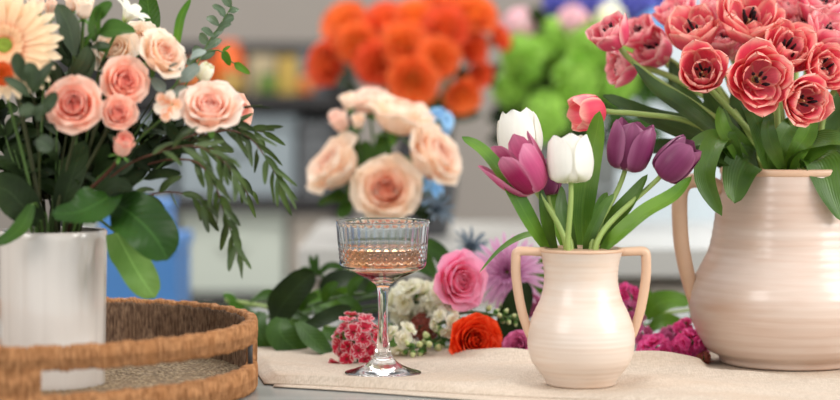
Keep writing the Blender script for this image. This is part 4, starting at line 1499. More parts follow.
lying('sweet_william', 'crimson sweet william head with white edged florets left of the coupe stem', 'sweet william', 358, 344, 2.11, (0.05, 0.35, 0.9), 27, loose(34, 0.32, sw), [M['crimson'], M['calyx']], [(345, 350, 2.2), (310, 345, 2.28)], 0.002, 'stem', 0.0)
lying('sweet_william', 'dull reddish small flower head between the stocks', 'sweet william', 424, 328, 2.2, (0, 0.4, 0.9), 16, cluster(34, 0.3, sw), [M['dusky'], M['calyx']], [(400, 335, 2.27), (360, 335, 2.3)], 0.0016, 'stem', 0.0)
lying('stock', 'large ivory stock cluster behind the coupe stem', 'stock', 415, 302, 2.22, (0.1, 0.4, 0.9), 31, spike(15, 0.52), [M['ivory'], M['calyx']], [(380, 310, 2.3), (330, 320, 2.34)], 0.0022, 'stem', 0.1)
lying('stock', 'ivory stock bloom just left of the pink rose', 'stock', 440, 298, 2.19, (0.3, 0.3, 0.9), 21, spike(10, 0.6), [M['ivory'], M['calyx']], [(420, 315, 2.28), (370, 330, 2.33)], 0.002, 'stem', 0.1)
lying('stock', 'small cream floret above the orange-red ranunculus', 'stock', 446, 322, 2.16, (0.1, 0.2, 1), 13, cluster(7, 0.6, frilly), [M['ivory'], M['calyx']], [(430, 325, 2.2), (390, 320, 2.24)], 0.0016, 'stem', 0.0)
lying('stock', 'white open floret right of the coupe stem near the linen', 'stock', 400, 340, 2.15, (-0.2, 0.2, 0.9), 14, cluster(6, 0.65, frilly), [M['ivory'], M['calyx']], [(420, 350, 2.2), (460, 345, 2.25)], 0.0016, 'stem', 0.0)


def budspike(label, path, n, rb_, spread, cat='stock'):
    root = thing('budding_stock', label, cat, P(*path[0]))
    sp = spline([P(*p) for p in path], 40)
    m = MB()
    m.tube(sp, lambda t: 0.0022 * (1 - 0.5 * t), 7)
    m.build('stem', M['stem'], root)
    m = MB()
    g = MB()
    for q in range(n):
        t = 0.25 + 0.75 * q / n
        p = sp[int(t * 40)]
        d = (sp[min(40, int(t * 40) + 1)] - sp[int(t * 40) - 1]).normalized()
        a = q * 2.4
        x = d.orthogonal().normalized()
        e = (x * math.cos(a) + d.cross(x) * math.sin(a) + d * 0.5).normalized()
        r = rb_ * (1.1 - 0.6 * t)
        c = p + e * spread * (1.15 - 0.7 * t)
        Mx = frame(c, e)
        m.lathe([(0.0002, -r), (0.7 * r, -0.6 * r), (0.9 * r, 0.1 * r), (0.55 * r, 1.0 * r), (0.0002, 1.4 * r)], 8, M=Mx)
        g.tube([p, c - e * r * 0.5], 0.0008, 5)
        g.lathe([(0.0002, -1.1 * r), (0.8 * r, -0.7 * r), (0.95 * r, -0.1 * r), (0.85 * r, 0.1 * r)], 8, M=Mx)
    m.build('buds', M['bud'], root)
    g.build('calyces', M['calyx'], root)
    return root


budspike('budding stock with pale green buds beside the coupe foot', [(470, 325, 2.22), (445, 335, 2.18), (425, 345, 2.14), (405, 350, 2.13)], 16, 0.0062, 0.012)
budspike('budding stock stem running between the pink rose and the ranunculus', [(400, 322, 2.26), (440, 318, 2.2), (470, 312, 2.18), (500, 316, 2.17), (520, 320, 2.17)], 22, 0.0048, 0.011)
budspike('pale bud spike between the chrysanthemum and the small vase handle', [(480, 320, 2.26), (500, 312, 2.24), (515, 305, 2.23), (522, 300, 2.23)], 10, 0.0055, 0.009)


def thistle(label, px, py, Y, face, R, tail):
    d = look(*face)
    Rm = R * Y / F
    o = P(px, py, Y)
    root = thing('sea_holly', label, 'thistle', o)
    m = MB()
    m.tube(spline([o] + [P(*p) for p in tail], 14), 0.0013, 6)
    m.build('stem', M['thistle'], root)
    m = MB()
    Mx = frame(o, d, 0.4)
    for n, L, ph in ((11, 1.15, [10, 25, 5]), (9, 0.9, [35, 45, 30])):
        for q in range(n):
            petal(m, Mx, 2 * PI * q / n + random.random() * 0.2, L * Rm * random.uniform(0.8, 1.1), 0.09 * Rm, ph, 0.05 * Rm, 0.2 * Rm, 'pointed', 3, 8, 0, 0, 0)
    m.build('bracts', M['thistle'], root)
    m = MB()
    for q in range(60):
        z = 1 - 1.0 * (q + 0.5) / 60
        r = math.sqrt(1 - z * z)
        v = Vector((r * math.cos(q * 2.4), r * math.sin(q * 2.4), z * 1.3))
        m.tube([Mx @ (v * Rm * 0.15), Mx @ (v * Rm * 0.34)], lambda t: 0.035 * Rm * (1.05 - t), 4)
    m.build('cone', M['thistle'], root)


thistle('grey-blue sea holly behind the coupe rim', 436, 210, 2.42, (0.5, 0.5, 0.6), 20, [(425, 225, 2.44), (400, 262, 2.46), (385, 300, 2.46)])
thistle('grey-blue sea holly between the coupe and the pink rose', 470, 248, 2.36, (0.4, 0.7, 0.5), 22, [(455, 275, 2.38), (410, 310, 2.4), (370, 322, 2.41)])
# green stems and leaves to the left of the glass
def table_spray(label, path, lv, mat, stem='stem', r=0.0022, shape='broad', name='leafy_stem'):
    root = thing(name, label, 'foliage', P(*path[0]))
    m = MB()
    m.tube(spline([P(*p) for p in path], 26), lambda t: r * (1.1 - 0.4 * t), 7)
    m.build('stem', M[stem], root)
    m = MB()
    for pts, w, fc in lv:
        leaf(m, [P(*p) for p in pts], w / 2 * pts[0][2] / F, fc, shape, 0.18, 0.12, random.uniform(-0.3, 0.3), 8, 16)
    m.build('leaves', M[mat], root)


table_spray('leafy stem with one big dark leaf left of the crimson head', [(225, 318, 2.36), (280, 316, 2.31), (330, 312, 2.3), (380, 305, 2.3)],
            [([(272, 324, 2.27), (282, 306, 2.25), (298, 286, 2.24), (314, 272, 2.24)], 34, (-0.2, -1, 0.5)), ([(300, 330, 2.22), (318, 322, 2.2), (336, 314, 2.2), (352, 308, 2.2)], 20, (-0.1, -0.8, 0.8)),
             ([(320, 290, 2.3), (335, 282, 2.29), (352, 280, 2.28), (372, 290, 2.28)], 26, (0, -0.9, 0.6))], 'leaf_dark')
table_spray('pale green cut stem lying nearest the tray', [(226, 300, 2.34), (262, 306, 2.3), (300, 318, 2.27), (340, 330, 2.25), (380, 335, 2.25)],
            [([(262, 312, 2.24), (258, 326, 2.22), (262, 340, 2.21), (270, 350, 2.21)], 20, (-0.2, -1, 0.5)), ([(282, 318, 2.22), (280, 332, 2.2), (292, 346, 2.19), (308, 354, 2.19)], 30, (-0.1, -1, 0.5)),
             ([(298, 322, 2.2), (310, 336, 2.18), (322, 348, 2.17), (334, 358, 2.165)], 22, (0, -0.8, 0.7)), ([(250, 302, 2.28), (262, 296, 2.27), (276, 296, 2.27), (290, 304, 2.27)], 14, (0, -0.8, 0.7))], 'leaf_mid', 'stem_pale')
table_spray('green cut stems with small leaves lying behind the crimson head', [(235, 308, 2.4), (290, 302, 2.38), (340, 296, 2.36), (390, 296, 2.34)],
            [([(300, 308, 2.32), (318, 300, 2.3), (338, 302, 2.29), (352, 318, 2.29)], 24, (0, -0.9, 0.6)), ([(330, 300, 2.34), (345, 285, 2.33), (362, 272, 2.32), (380, 265, 2.32)], 24, (0.2, -1, 0.3)),
             ([(322, 330, 2.24), (335, 334, 2.22), (345, 330, 2.21), (350, 320, 2.21)], 20, (0, -0.9, 0.6)), ([(285, 316, 2.27), (292, 322, 2.26), (305, 326, 2.25), (320, 322, 2.25)], 18, (0, -0.9, 0.6)), ([(380, 322, 2.24), (388, 332, 2.22), (396, 345, 2.2), (404, 352, 2.19)], 18, (0, -1, 0.3))], 'leaf_bright')
table_spray('leafy spray of small mid green leaves between the big dark leaf and the coupe', [(270, 322, 2.32), (310, 306, 2.27), (345, 296, 2.25), (372, 292, 2.25)],
            [([(300, 310, 2.26), (306, 300, 2.25), (318, 294, 2.25)], 11, (0, -1, 0.4)), ([(312, 305, 2.25), (322, 312, 2.24), (336, 314, 2.23)], 10, (0, -0.8, 0.7)), ([(324, 302, 2.25), (328, 290, 2.24), (338, 282, 2.24)], 11, (0, -1, 0.4)),
             ([(338, 298, 2.24), (350, 302, 2.23), (362, 312, 2.23)], 11, (0, -0.9, 0.5)), ([(350, 296, 2.24), (354, 284, 2.24), (364, 276, 2.24)], 11, (0, -1, 0.4)), ([(285, 316, 2.27), (288, 305, 2.26), (298, 300, 2.26)], 10, (0, -1, 0.4)),
             ([(290, 314, 2.26), (302, 318, 2.25), (312, 326, 2.24)], 11, (0, -0.8, 0.7)), ([(366, 293, 2.24), (374, 284, 2.24), (380, 272, 2.24)], 10, (0.2, -1, 0.3))], 'leaf_mid')
table_spray('short leafy tip sticking up at the top of the lying greens', [(345, 310, 2.38), (330, 285, 2.37), (316, 268, 2.36), (311, 258, 2.36)],
            [([(316, 272, 2.35), (312, 264, 2.35), (310, 255, 2.35)], 6, (0, -1, 0.2)), ([(318, 274, 2.35), (316, 265, 2.35), (317, 254, 2.35)], 6, (0.4, -1, 0.2)), ([(318, 274, 2.35), (330, 266, 2.34), (345, 268, 2.34)], 9, (0, -0.8, 0.6)),
             ([(316, 274, 2.35), (304, 270, 2.35), (296, 276, 2.35)], 8, (0, -0.8, 0.6)), ([(322, 280, 2.34), (338, 276, 2.33), (352, 282, 2.33)], 12, (0, -0.8, 0.6))], 'leaf_mid')
table_spray('dark bare twig lying from the tray to the greens', [(180, 303, 2.6), (235, 306, 2.52), (268, 301, 2.45), (300, 282, 2.4), (318, 274, 2.37)], [([(285, 292, 2.41), (292, 286, 2.41), (300, 284, 2.41)], 4, (0, -1, 0.3))], 'leaf_dark', 'stem_dark', 0.0022)
table_spray('small pale green shoot beside the tray rim', [(262, 318, 2.32), (245, 308, 2.33), (232, 300, 2.33), (224, 294, 2.33)],
            [([(236, 302, 2.32), (230, 297, 2.32), (223, 294, 2.32)], 8, (0, -1, 0.4)), ([(246, 308, 2.32), (236, 306, 2.32), (228, 303, 2.32)], 8, (0, -1, 0.4))], 'leaf_bright')
# right of the small vase
table_spray('bright green leafy stem lying between the two vases', [(600, 330, 2.32), (640, 316, 2.3), (675, 312, 2.3), (705, 308, 2.31)],
            [([(646, 318, 2.28), (656, 305, 2.27), (672, 300, 2.27), (690, 302, 2.28)], 24, (-0.1, -0.9, 0.6)), ([(648, 330, 2.26), (662, 322, 2.25), (676, 326, 2.25), (692, 336, 2.25)], 20, (0, -0.8, 0.7)), ([(642, 312, 2.29), (646, 300, 2.29), (650, 290, 2.29)], 12, (0, -1, 0.4)),
             ([(520, 300, 2.3), (530, 285, 2.3), (545, 270, 2.3), (552, 262, 2.3)], 30, (0, -1, 0.4)), ([(690, 320, 2.3), (700, 312, 2.29), (715, 316, 2.29)], 16, (0, -0.8, 0.7))], 'leaf_bright', 'stem_pale')
for px, py, Y, fc, R, n, mt, lb in [
    (655, 351, 2.13, (-0.1, 0.3, 0.9), 19, 16, 'magenta', 'magenta stock head resting on the linen right of the small vase'),
    (690, 344, 2.12, (0.0, 0.4, 0.9), 17, 14, 'magenta', 'magenta stock head leaning against the big jug'),
    (684, 328, 2.16, (0.0, 0.6, 0.7), 11, 9, 'magenta', 'magenta stock tip standing highest beside the big jug'),
    (627, 296, 2.22, (0.0, 0.5, 0.8), 14, 10, 'magenta', 'magenta stock seen through the right handle of the small vase'),
    (629, 314, 2.20, (0.0, 0.4, 0.8), 15, 12, 'mauve', 'paler mauve stock inside the right handle opening of the small vase'),
    (641, 336, 2.17, (0.0, 0.4, 0.8), 13, 10, 'mauve', 'mauve stock under the right handle of the small vase'),
    (703, 358, 2.095, (0.0, 0.5, 0.8), 8, 6, 'dusky', 'tiny dusky pink buds at the foot of the big jug'),
    (671, 336, 2.18, (0.0, 0.5, 0.8), 12, 9, 'mauve', 'mauve stock between the two magenta heads'),
    (526, 300, 2.25, (-0.2, 0.4, 0.8), 15, 12, 'mauve', 'mauve stock seen through the left handle of the small vase'),
]:
    lying('stock', lb, 'stock', px, py, Y, fc, R * 1.18, spike(n, 0.52, 1.4, 0.6), [M[mt], M['calyx']], [(px + (6 if px < 700 else -6), py + 2, Y + 0.05), (px - 10, 330, 2.3)], 0.0018, 'stem', 0.0)

# -- peach roses behind the glass ------------------------------------
PVX, PVY = (372 - 420) * 2.46 / F, 2.46
pv = thing('bud_vase', 'small charcoal bud vase hidden behind the coupe', 'vase', (PVX, PVY, T + 0.0095))
m = MB()
z0 = T + 0.0095
m.lathe(smooth_prof([(0.022, z0), (0.028, z0 + 0.004), (0.032, z0 + 0.03), (0.027, z0 + 0.06), (0.0165, z0 + 0.085), (0.0165, z0 + 0.105), (0.019, z0 + 0.115)], 40) + [(0.0175, z0 + 0.116), (0.0145, z0 + 0.106), (0.0145, z0 + 0.085), (0.02, z0 + 0.05), (0.015, z0 + 0.006)], 40, (PVX, PVY, 0))
m.build('body', M['charcoal'], pv)
IN_BUD = holder(PVX, PVY, z0 + 0.02, z0 + 0.12, 0.013)
RA = [M['apricot'], M['calyx']]
for px, py, Y, fc, R, k, mt, lb in [
    (386, 191, 2.42, (0.05, 0.3, 0.95), 34, 0.9, RA, 'open apricot rose right above the coupe rim'),
    (338, 168, 2.45, (-0.7, 0.55, 0.35), 34, 0.75, RPc, 'peach rose facing left in the bunch behind the coupe'),
    (398, 119, 2.46, (0.25, 0.95, 0.22), 34, 0.5, RPc, 'peach rose cup near the top of the bunch behind the coupe'),
    (430, 158, 2.44, (0.72, 0.5, 0.4), 36, 0.8, RPc, 'peach rose facing right in the bunch behind the coupe'),
    (367, 104, 2.5, (-0.2, 0.9, 0.25), 22, 0.6, RBl, 'highest blush rose in the bunch behind the coupe'),
]:
    flower('rose', lb, 'rose', px, py, Y, fc, R, rb(k), mt, IN_BUD, 0.0018, 'stem', None, 0.42)
for px, py, Y, fc, R, mt, lb in [
    (340, 122, 2.46, (-0.4, 0.7, 0.5), 16, RBl, 'blush rosebud left of the highest rose'),
    (348, 102, 2.47, (-0.2, 0.8, 0.4), 12, RCr, 'small cream rosebud at the top left of the bunch'),
    (358, 122, 2.44, (0.0, 0.6, 0.7), 11, RCr, 'small cream bud in the middle of the rose bunch'),
]:
    flower('rosebud', lb, 'rosebud', px, py, Y, fc, R, bud_bloom, mt, IN_BUD, 0.0014, 'stem', None, 0.6)
for px, py, lb in [(439, 122, 'pale blue delphinium floret above the right facing peach rose'), (429, 192, 'pale blue delphinium floret under the right facing peach rose')]:
    flower('delphinium', lb, 'delphinium', px, py, 2.5, (0.3, 0.2, 0.9), 12, cluster(6, 0.8, lambda m, p, d, r: floret(m, p, d, r, 5, random.random(), 0.05, (25, 10, 0), 'round', 0.6)), [M['pale_blue'], M['calyx']], IN_BUD, 0.0012, 'stem', None, 0.2)
sprig('rose_leaf_sprig', 'mid green leaves under the left facing peach rose', 'foliage', [(366, 214, 2.46), (350, 200, 2.45), (335, 196, 2.45)],
      [(350, 198, 318, 205, 22, 0), (352, 202, 338, 218, 16, 0), (372, 190, 392, 152, 24, 0.02), (372, 190, 366, 140, 20, 0.02), (372, 188, 385, 130, 20, 0.03), (366, 196, 345, 140, 18, 0.03), (385, 200, 410, 180, 18, 0.03)], 'leaf_mid', IN_BUD, 'stem', shape='oval')
sprig('rose_leaf_sprig', 'dusky leaves under the apricot rose beside the sea holly', 'foliage', [(384, 216, 2.47), (410, 212, 2.45), (428, 208, 2.45)],
      [(405, 213, 422, 203, 11, 0), (412, 212, 432, 222, 11, 0), (420, 210, 448, 198, 7, 0), (425, 210, 450, 214, 7, 0), (398, 214, 410, 224, 9, 0)], 'leaf_dark', IN_BUD, 'stem', shape='oval')

# ------------------------------------------------------------------ background: counter, shelf, buckets
M['counter_top'] = plain('white_counter_top', (178, 176, 170), 0.3, 0.5, 0.03, 4)
M['counter_front'] = plain('pale_beige_panel', (176, 166, 154), 0.6, 0.3, 0.04, 3)
M['shelf_dark'] = plain('dark_shelf_paint', (48, 46, 46), 0.6, 0.3, 0.08, 8)
M['blue_grey'] = plain('blue_grey_plastic', (136, 146, 150), 0.5, 0.4, 0.05, 8)
M['pale_green'] = plain('pale_sage_plastic', (184, 190, 178), 0.55, 0.4, 0.04, 6)
M['mid_grey'] = plain('mid_grey_plastic', (92, 94, 96), 0.55, 0.4, 0.05, 6)
M['blue'] = plain('blue_plastic', (72, 126, 186), 0.45, 0.4, 0.06, 8)
M['zinc'] = plain('zinc_metal', (138, 142, 140), 0.4, 0.5, 0.12, 14, Metallic=0.6)
for nm, c in (('orange_lbl', (214, 92, 20)), ('mustard', (178, 148, 70)), ('moss', (84, 108, 36)), ('sand', (170, 156, 122)), ('rust', (186, 100, 44)), ('slate', (104, 108, 112)), ('ochre', (160, 128, 60))):
    M[nm] = plain('jar_' + nm, c, 0.45, 0.4, 0.08, 30)

CT = T + 0.06             # counter top
cn = thing('counter', 'long pale counter behind the table carrying the orange flowers and the bucket', 'counter', (0.45, 3.3, 0))
m = MB()
m.box((0.57, 3.28, CT - 0.02), (1.50, 0.66, 0.04))
m.build('countertop', M['counter_top'], cn, smooth=False)
m = MB()
m.box((0.57, 3.30, (CT - 0.04) / 2), (1.46, 0.58, CT - 0.0401))
m.build('cabinet_base', M['counter_front'], cn, smooth=False)
for i in range(3):
    m = MB()
    m.box((0.09 + 0.485 * i, 3.0, 0.42), (0.46, 0.02, 0.66))
    d = m.build('door', M['counter_front'], cn, smooth=False)
    m = MB()
    m.tube([(0.25 + 0.485 * i, 2.982, 0.66), (0.25 + 0.485 * i, 2.982, 0.56)], 0.006, 8)
    m.build('handle', M['zinc'], d)

SY = 4.7


def sx(px):
    return (px - 420) * SY / F


def sz(py):
    return T + EYE - (py - 100) * SY / F


SX0, SX1 = sx(60), sx(345)
sh = thing('shelving_unit', 'dark open shelving unit against the left of the back of the room', 'shelf', ((SX0 + SX1) / 2, SY + 0.2, 0))
zs = [sz(101), sz(203), sz(300), 0.12]
for z in zs:
    m = MB()
    m.box(((SX0 + SX1) / 2, SY + 0.2, z), (SX1 - SX0, 0.42, 0.032))
    m.build('shelf_board', M['shelf_dark'], sh, smooth=False)
for x in (SX0, SX1):
    m = MB()
    m.box((x, SY + 0.2, (sz(38)) / 2), (0.035, 0.42, sz(38)))
    m.build('side_panel', M['shelf_dark'], sh, smooth=False)
m = MB()
m.box(((SX0 + SX1) / 2, SY + 0.41, sz(38) / 2 + 0.05), (SX1 - SX0, 0.02, sz(38) - 0.1))
m.build('back_panel', M['shelf_dark'], sh, smooth=False)


def jar(label, px, ytop, wpx, mat, name='jar', dy=0.0, round_=True, lid=True):
    zb = sz(101) + 0.0165
    x = sx(px)
    y = SY + 0.12 + dy
    h = sz(ytop) - zb
    r = wpx / 2 * SY / F
    root = thing(name, label, name.split('_')[-1], (x, y, zb))
    m = MB()
    if round_:
        m.lathe([(r * 0.9, zb), (r, zb + 0.006), (r, zb + h * 0.72), (r * 0.75, zb + h * 0.84), (r * 0.7, zb + h * 0.88)], 24, (x, y, 0))
    else:
        m.box((x, y, zb + h / 2 * 0.88), (2 * r, r * 1.6, h * 0.88))
    m.build('body', M[mat], root, smooth=round_)
    if lid:
        m = MB()
        if round_:
            m.lathe([(r * 0.74, zb + h * 0.885), (r * 0.74, zb + h * 0.98), (r * 0.6, zb + h)], 24, (x, y, 0))
        else:
            m.box((x, y, zb + h * 0.94), (2.06 * r, r * 1.66, h * 0.11))
        m.build('lid', M['shelf_dark'] if mat != 'orange_lbl' else M['orange_lbl'], root, smooth=round_)


jar('orange lidded jar farthest left on the dark shelf', 222, 40, 34, 'orange_lbl')
jar('mustard yellow jar in front of the orange jar on the dark shelf', 232, 70, 24, 'ochre', dy=-0.12)
jar('tall sand coloured box in the middle of the dark shelf', 257, 48, 26, 'sand', 'storage_box', 0.05, False)
jar('moss green jar in front of the sand box on the dark shelf', 267, 72, 22, 'moss', dy=-0.1)
jar('mustard box right of the sand box on the dark shelf', 285, 50, 22, 'mustard', 'storage_box', 0.03, False)
jar('slate grey box near the right end of the dark shelf', 309, 44, 26, 'slate', 'storage_box', 0.02, False)
jar('rust orange jar in front of the slate box on the dark shelf', 306, 74, 16, 'rust', dy=-0.12)
jar('rust brown jar left of the orange jar on the dark shelf', 190, 55, 26, 'rust')


def crate(label, p0, p1, ytop, shelf, mat, name='storage_crate', depth=0.34):
    zb = shelf + 0.0165
    x0, x1 = sx(p0), sx(p1)
    zt = sz(ytop)
    xc, w, h = (x0 + x1) / 2, x1 - x0, zt - zb
    root = thing(name, label, 'crate', (xc, SY + 0.19, zb))
    m = MB()
    m.box((xc, SY + 0.19, zb + h * 0.44), (w * 0.96, depth, h * 0.88))
    m.build('body', M[mat], root, smooth=False)
    m = MB()
    m.box((xc, SY + 0.19, zb + h * 0.94), (w, depth + 0.02, h * 0.12))
    m.build('lid', M[mat], root, smooth=False)
    m = MB()
    m.box((xc, SY + 0.015, zb + h * 0.6), (w * 0.25, 0.012, h * 0.09))
    m.build('handle', M[mat], root, smooth=False)


crate('blue-grey lidded crate on the middle shelf behind the hanging branch', 176, 296, 116, zs[1], 'blue_grey')
crate('dark grey lidded crate at the right end of the middle shelf', 299, 334, 122, zs[1], 'mid_grey')
crate('blue-grey lidded crate at the left end of the middle shelf behind the bouquet', 71, 170, 118, zs[1], 'blue_grey')
crate('pale sage crate on the lower shelf behind the hanging branch', 178, 286, 212, zs[2], 'pale_green')
crate('pale beige crate at the right end of the lower shelf', 290, 334, 216, zs[2], 'counter_front')
crate('pale sage crate at the left end of the lower shelf behind the white vase', 71, 172, 214, zs[2], 'pale_green')

# blue boxes on a stool behind the tray
BYY = 3.05
st = thing('stool', 'low pale stool behind the tray carrying the blue boxes', 'stool', ((140 - 420) * BYY / F, BYY, 0))
bxx = (138 - 420) * BYY / F
zst = T + EYE - (312 - 100) * BYY / F
m = MB()
m.box((bxx, BYY, zst - 0.015), (0.2, 0.24, 0.03))
m.build('seat', M['counter_front'], st, smooth=False)
for dx in (-0.08, 0.08):
    for dy in (-0.1, 0.1):
        m = MB()
        m.tube([(bxx + dx, BYY + dy, 0), (bxx + dx * 0.9, BYY + dy * 0.9, zst - 0.03)], 0.014, 10)
        m.build('leg', M['counter_front'], st)


def bluebox(label, zb, h, w, d):
    root = thing('blue_box', label, 'box', (bxx, BYY, zb))
    m = MB()
    m.box((bxx, BYY, zb + h * 0.42), (w * 0.95, d * 0.95, h * 0.84))
    m.build('body', M['blue'], root, smooth=False)
    m = MB()
    m.box((bxx, BYY, zb + h * 0.92), (w, d, h * 0.16))
    m.build('lid', M['blue'], root, smooth=False)


bluebox('larger blue lidded box on the stool behind the tray', zst + 0.0005, 0.118, 0.145, 0.2)
bluebox('smaller blue box on top of the larger blue box', zst + 0.119, 0.05, 0.1, 0.16)

# dark vase with orange flowers
OVX, OVY = (425 - 420) * 3.25 / F, 3.25
ov = thing('charcoal_vase', 'tall charcoal vase on the counter holding the orange flowers', 'vase', (OVX, OVY, CT + 0.0005))
m = MB()
z0 = CT + 0.0005
m.lathe(smooth_prof([(0.034, z0), (0.038, z0 + 0.004), (0.05, z0 + 0.06), (0.052, z0 + 0.11), (0.045, z0 + 0.15), (0.048, z0 + 0.18)], 40) + [(0.045, z0 + 0.18), (0.042, z0 + 0.15), (0.046, z0 + 0.1), (0.03, z0 + 0.01)], 48, (OVX, OVY, 0))
m.build('body', M['charcoal'], ov)
IN_OV = holder(OVX, OVY, z0 + 0.03, z0 + 0.19, 0.038)
OM, OD = [M['orange'], M['calyx']], [M['orange_deep'], M['calyx']]
orange = [
    (345, 24, 3.22, (-0.4, 0.5, 0.8), 27, OM, 'left top orange flower of the blurred orange bunch'), (327, 64, 3.2, (-0.6, 0.1, 0.8), 26, OD, 'farthest left orange flower facing left in the orange bunch'),
    (357, 44, 3.17, (-0.2, 0.2, 1), 25, OM, 'orange flower right of the farthest left one'), (385, 22, 3.2, (-0.1, 0.6, 0.8), 25, OD, 'deep orange flower left of the top middle of the bunch'),
    (378, 64, 3.14, (-0.1, 0.1, 1), 26, OD, 'deep orange flower low on the left of the bunch centre'), (413, 82, 3.1, (0.0, -0.1, 1), 29, OM, 'lowest central orange flower right above the peach roses'),
    (438, 58, 3.12, (0.1, 0.2, 1), 25, OM, 'bright orange flower in the centre of the orange bunch'), (462, 96, 3.15, (0.3, -0.3, 0.9), 22, OM, 'orange flower hanging lowest on the right of the bunch'),
    (474, 14, 3.2, (0.3, 0.5, 0.8), 27, OM, 'big orange flower at the top right of the bunch'), (445, 28, 3.17, (0.1, 0.4, 0.9), 26, OD, 'deep orange flower above the bright central one'),
    (415, 18, 3.2, (0, 0.6, 0.8), 26, OM, 'orange flower at the top middle of the bunch'), (500, 38, 3.22, (0.7, 0.3, 0.6), 16, OD, 'small orange flower farthest right of the bunch'),
    (403, 44, 3.14, (0, 0.3, 1), 26, OM, 'orange flower in the middle between two deep orange ones'), (472, 48, 3.2, (0.4, 0.2, 0.8), 20, OD, 'deep orange flower right of the bright central one'),
    (440, -4, 3.27, (0.1, 0.9, 0.4), 26, OM, 'orange flower cut by the top of the picture'),
    (480, 74, 3.22, (0.5, 0, 0.8), 16, OD, 'small deep orange flower above the lowest right one'),
]
for px, py, Y, fc, R, mt, lb in orange:
    flower('ranunculus', lb, 'ranunculus', px, py, Y, fc, R * 0.93, ranunculus_bloom, mt, IN_OV, 0.003, 'stem', None, 0.5)
for q, (x, y) in enumerate([(360, 95), (400, 110), (440, 100), (470, 70), (395, 60), (450, 115)]):
    path = [(425, 128, 3.25), ((425 + x) / 2, (128 + y) / 2, 3.24), (x, y, 3.24)]
    lv = [(x + random.uniform(-14, 14), y + random.uniform(-4, 16), x + random.uniform(-34, 34), y + random.uniform(-22, 24), random.uniform(12, 18), random.uniform(-0.04, 0.04)) for _ in range(7)]
    sprig('greenery_spray', ['dark leaves low on the left of the orange bunch', 'dark leaves at the mouth of the charcoal vase', 'dark leaves right of the lowest central orange flower', 'dark leaves behind the right orange flowers', 'dark leaves deep inside the orange bunch', 'dark leaves over the right of the charcoal vase rim'][q], 'foliage', path, lv, 'leaf_dark', IN_OV, 'stem_dark', 0.002, 'oval')

# zinc bucket with green flowers
ZX, ZY = (575 - 420) * 3.48 / F, 3.48
zb = thing('zinc_bucket', 'grey metal bucket on the counter full of lime green flowers', 'bucket', (ZX, ZY, CT + 0.0005))
m = MB()
z0 = CT + 0.0005
m.lathe([(0.058, z0), (0.062, z0 + 0.002), (0.078, z0 + 0.135), (0.082, z0 + 0.14), (0.08, z0 + 0.144), (0.076, z0 + 0.14), (0.058, z0 + 0.01)], 48, (ZX, ZY, 0))
m.build('body', M['zinc'], zb)
m = MB()
m.lathe([(0.0705, z0 + 0.06), (0.0735, z0 + 0.064), (0.0738, z0 + 0.07), (0.0718, z0 + 0.074)], 48, (ZX, ZY, 0))
m.build('hoop', M['zinc'], zb)
IN_ZB = holder(ZX, ZY, z0 + 0.03, z0 + 0.155, 0.062)


def snow(n):
    return cluster(n, 0.36, lambda m, p, d, r: floret(m, p, d, r, 4, random.random(), 0.05, (20, 8, 0), 'round', 0.62))


for px, py, Y, R, lb in [
    (523, 56, 3.28, 24, 'lime green snowball bloom at the left of the bucket'), (556, 40, 3.34, 22, 'lime green snowball bloom at the upper middle of the bucket'), (592, 48, 3.28, 25, 'lime green snowball bloom right of the upper middle one'),
    (576, 80, 3.22, 24, 'lime green snowball bloom in the centre of the bucket flowers'), (615, 76, 3.27, 24, 'lime green snowball bloom behind the farthest left coral tulips'), (510, 88, 3.28, 18, 'small green snowball bloom hanging left of the bucket'),
    (545, 114, 3.2, 24, 'lime green snowball bloom low over the bucket rim above the white tulip'), (632, 44, 3.36, 18, 'small green snowball bloom at the upper right of the bucket'),
]:
    flower('snowball_flower', lb, 'snowball flower', px, py, Y + 0.14, (random.uniform(-.2, .2), 0.4, 0.8), R * 0.92, loose(60, 0.38, lambda m, p, d, r: floret(m, p, d, r, 4, random.random(), 0.05, (20, 8, 0), 'round', 0.62)), [M['lime'], M['calyx']], IN_ZB, 0.0025, 'stem', None, 0.1)
for px, py, Y, R, mt, lb in [
    (519, 25, 3.36, 17, 'pale_pink', 'pale pinkish white bloom above the left green snowball'), (573, 22, 3.36, 17, 'pale_pink', 'pale pink bloom above the upper middle green snowball'),
    (592, 0, 3.42, 20, 'violet', 'violet-blue hydrangea at the top middle behind the green snowballs'), (640, 2, 3.42, 22, 'violet', 'violet-blue hydrangea above the far left coral tulips'), (560, 2, 3.44, 18, 'violet', 'violet-blue hydrangea left of the top middle one'),
    (610, 18, 3.36, 15, 'ivory', 'pale yellowish hydrangea between the violet ones'), (655, 25, 3.40, 18, 'pale_blue', 'pale blue hydrangea behind the coral pink tulips'), (676, -2, 3.44, 20, 'violet', 'violet-blue hydrangea behind the top of the coral tulips'),
]:
    flower('hydrangea', lb, 'hydrangea', px, py, Y + 0.12, (0, 0.4, 0.9), R, snow(40), [M[mt], M['calyx']], IN_ZB, 0.0025, 'stem', None, 0.1)
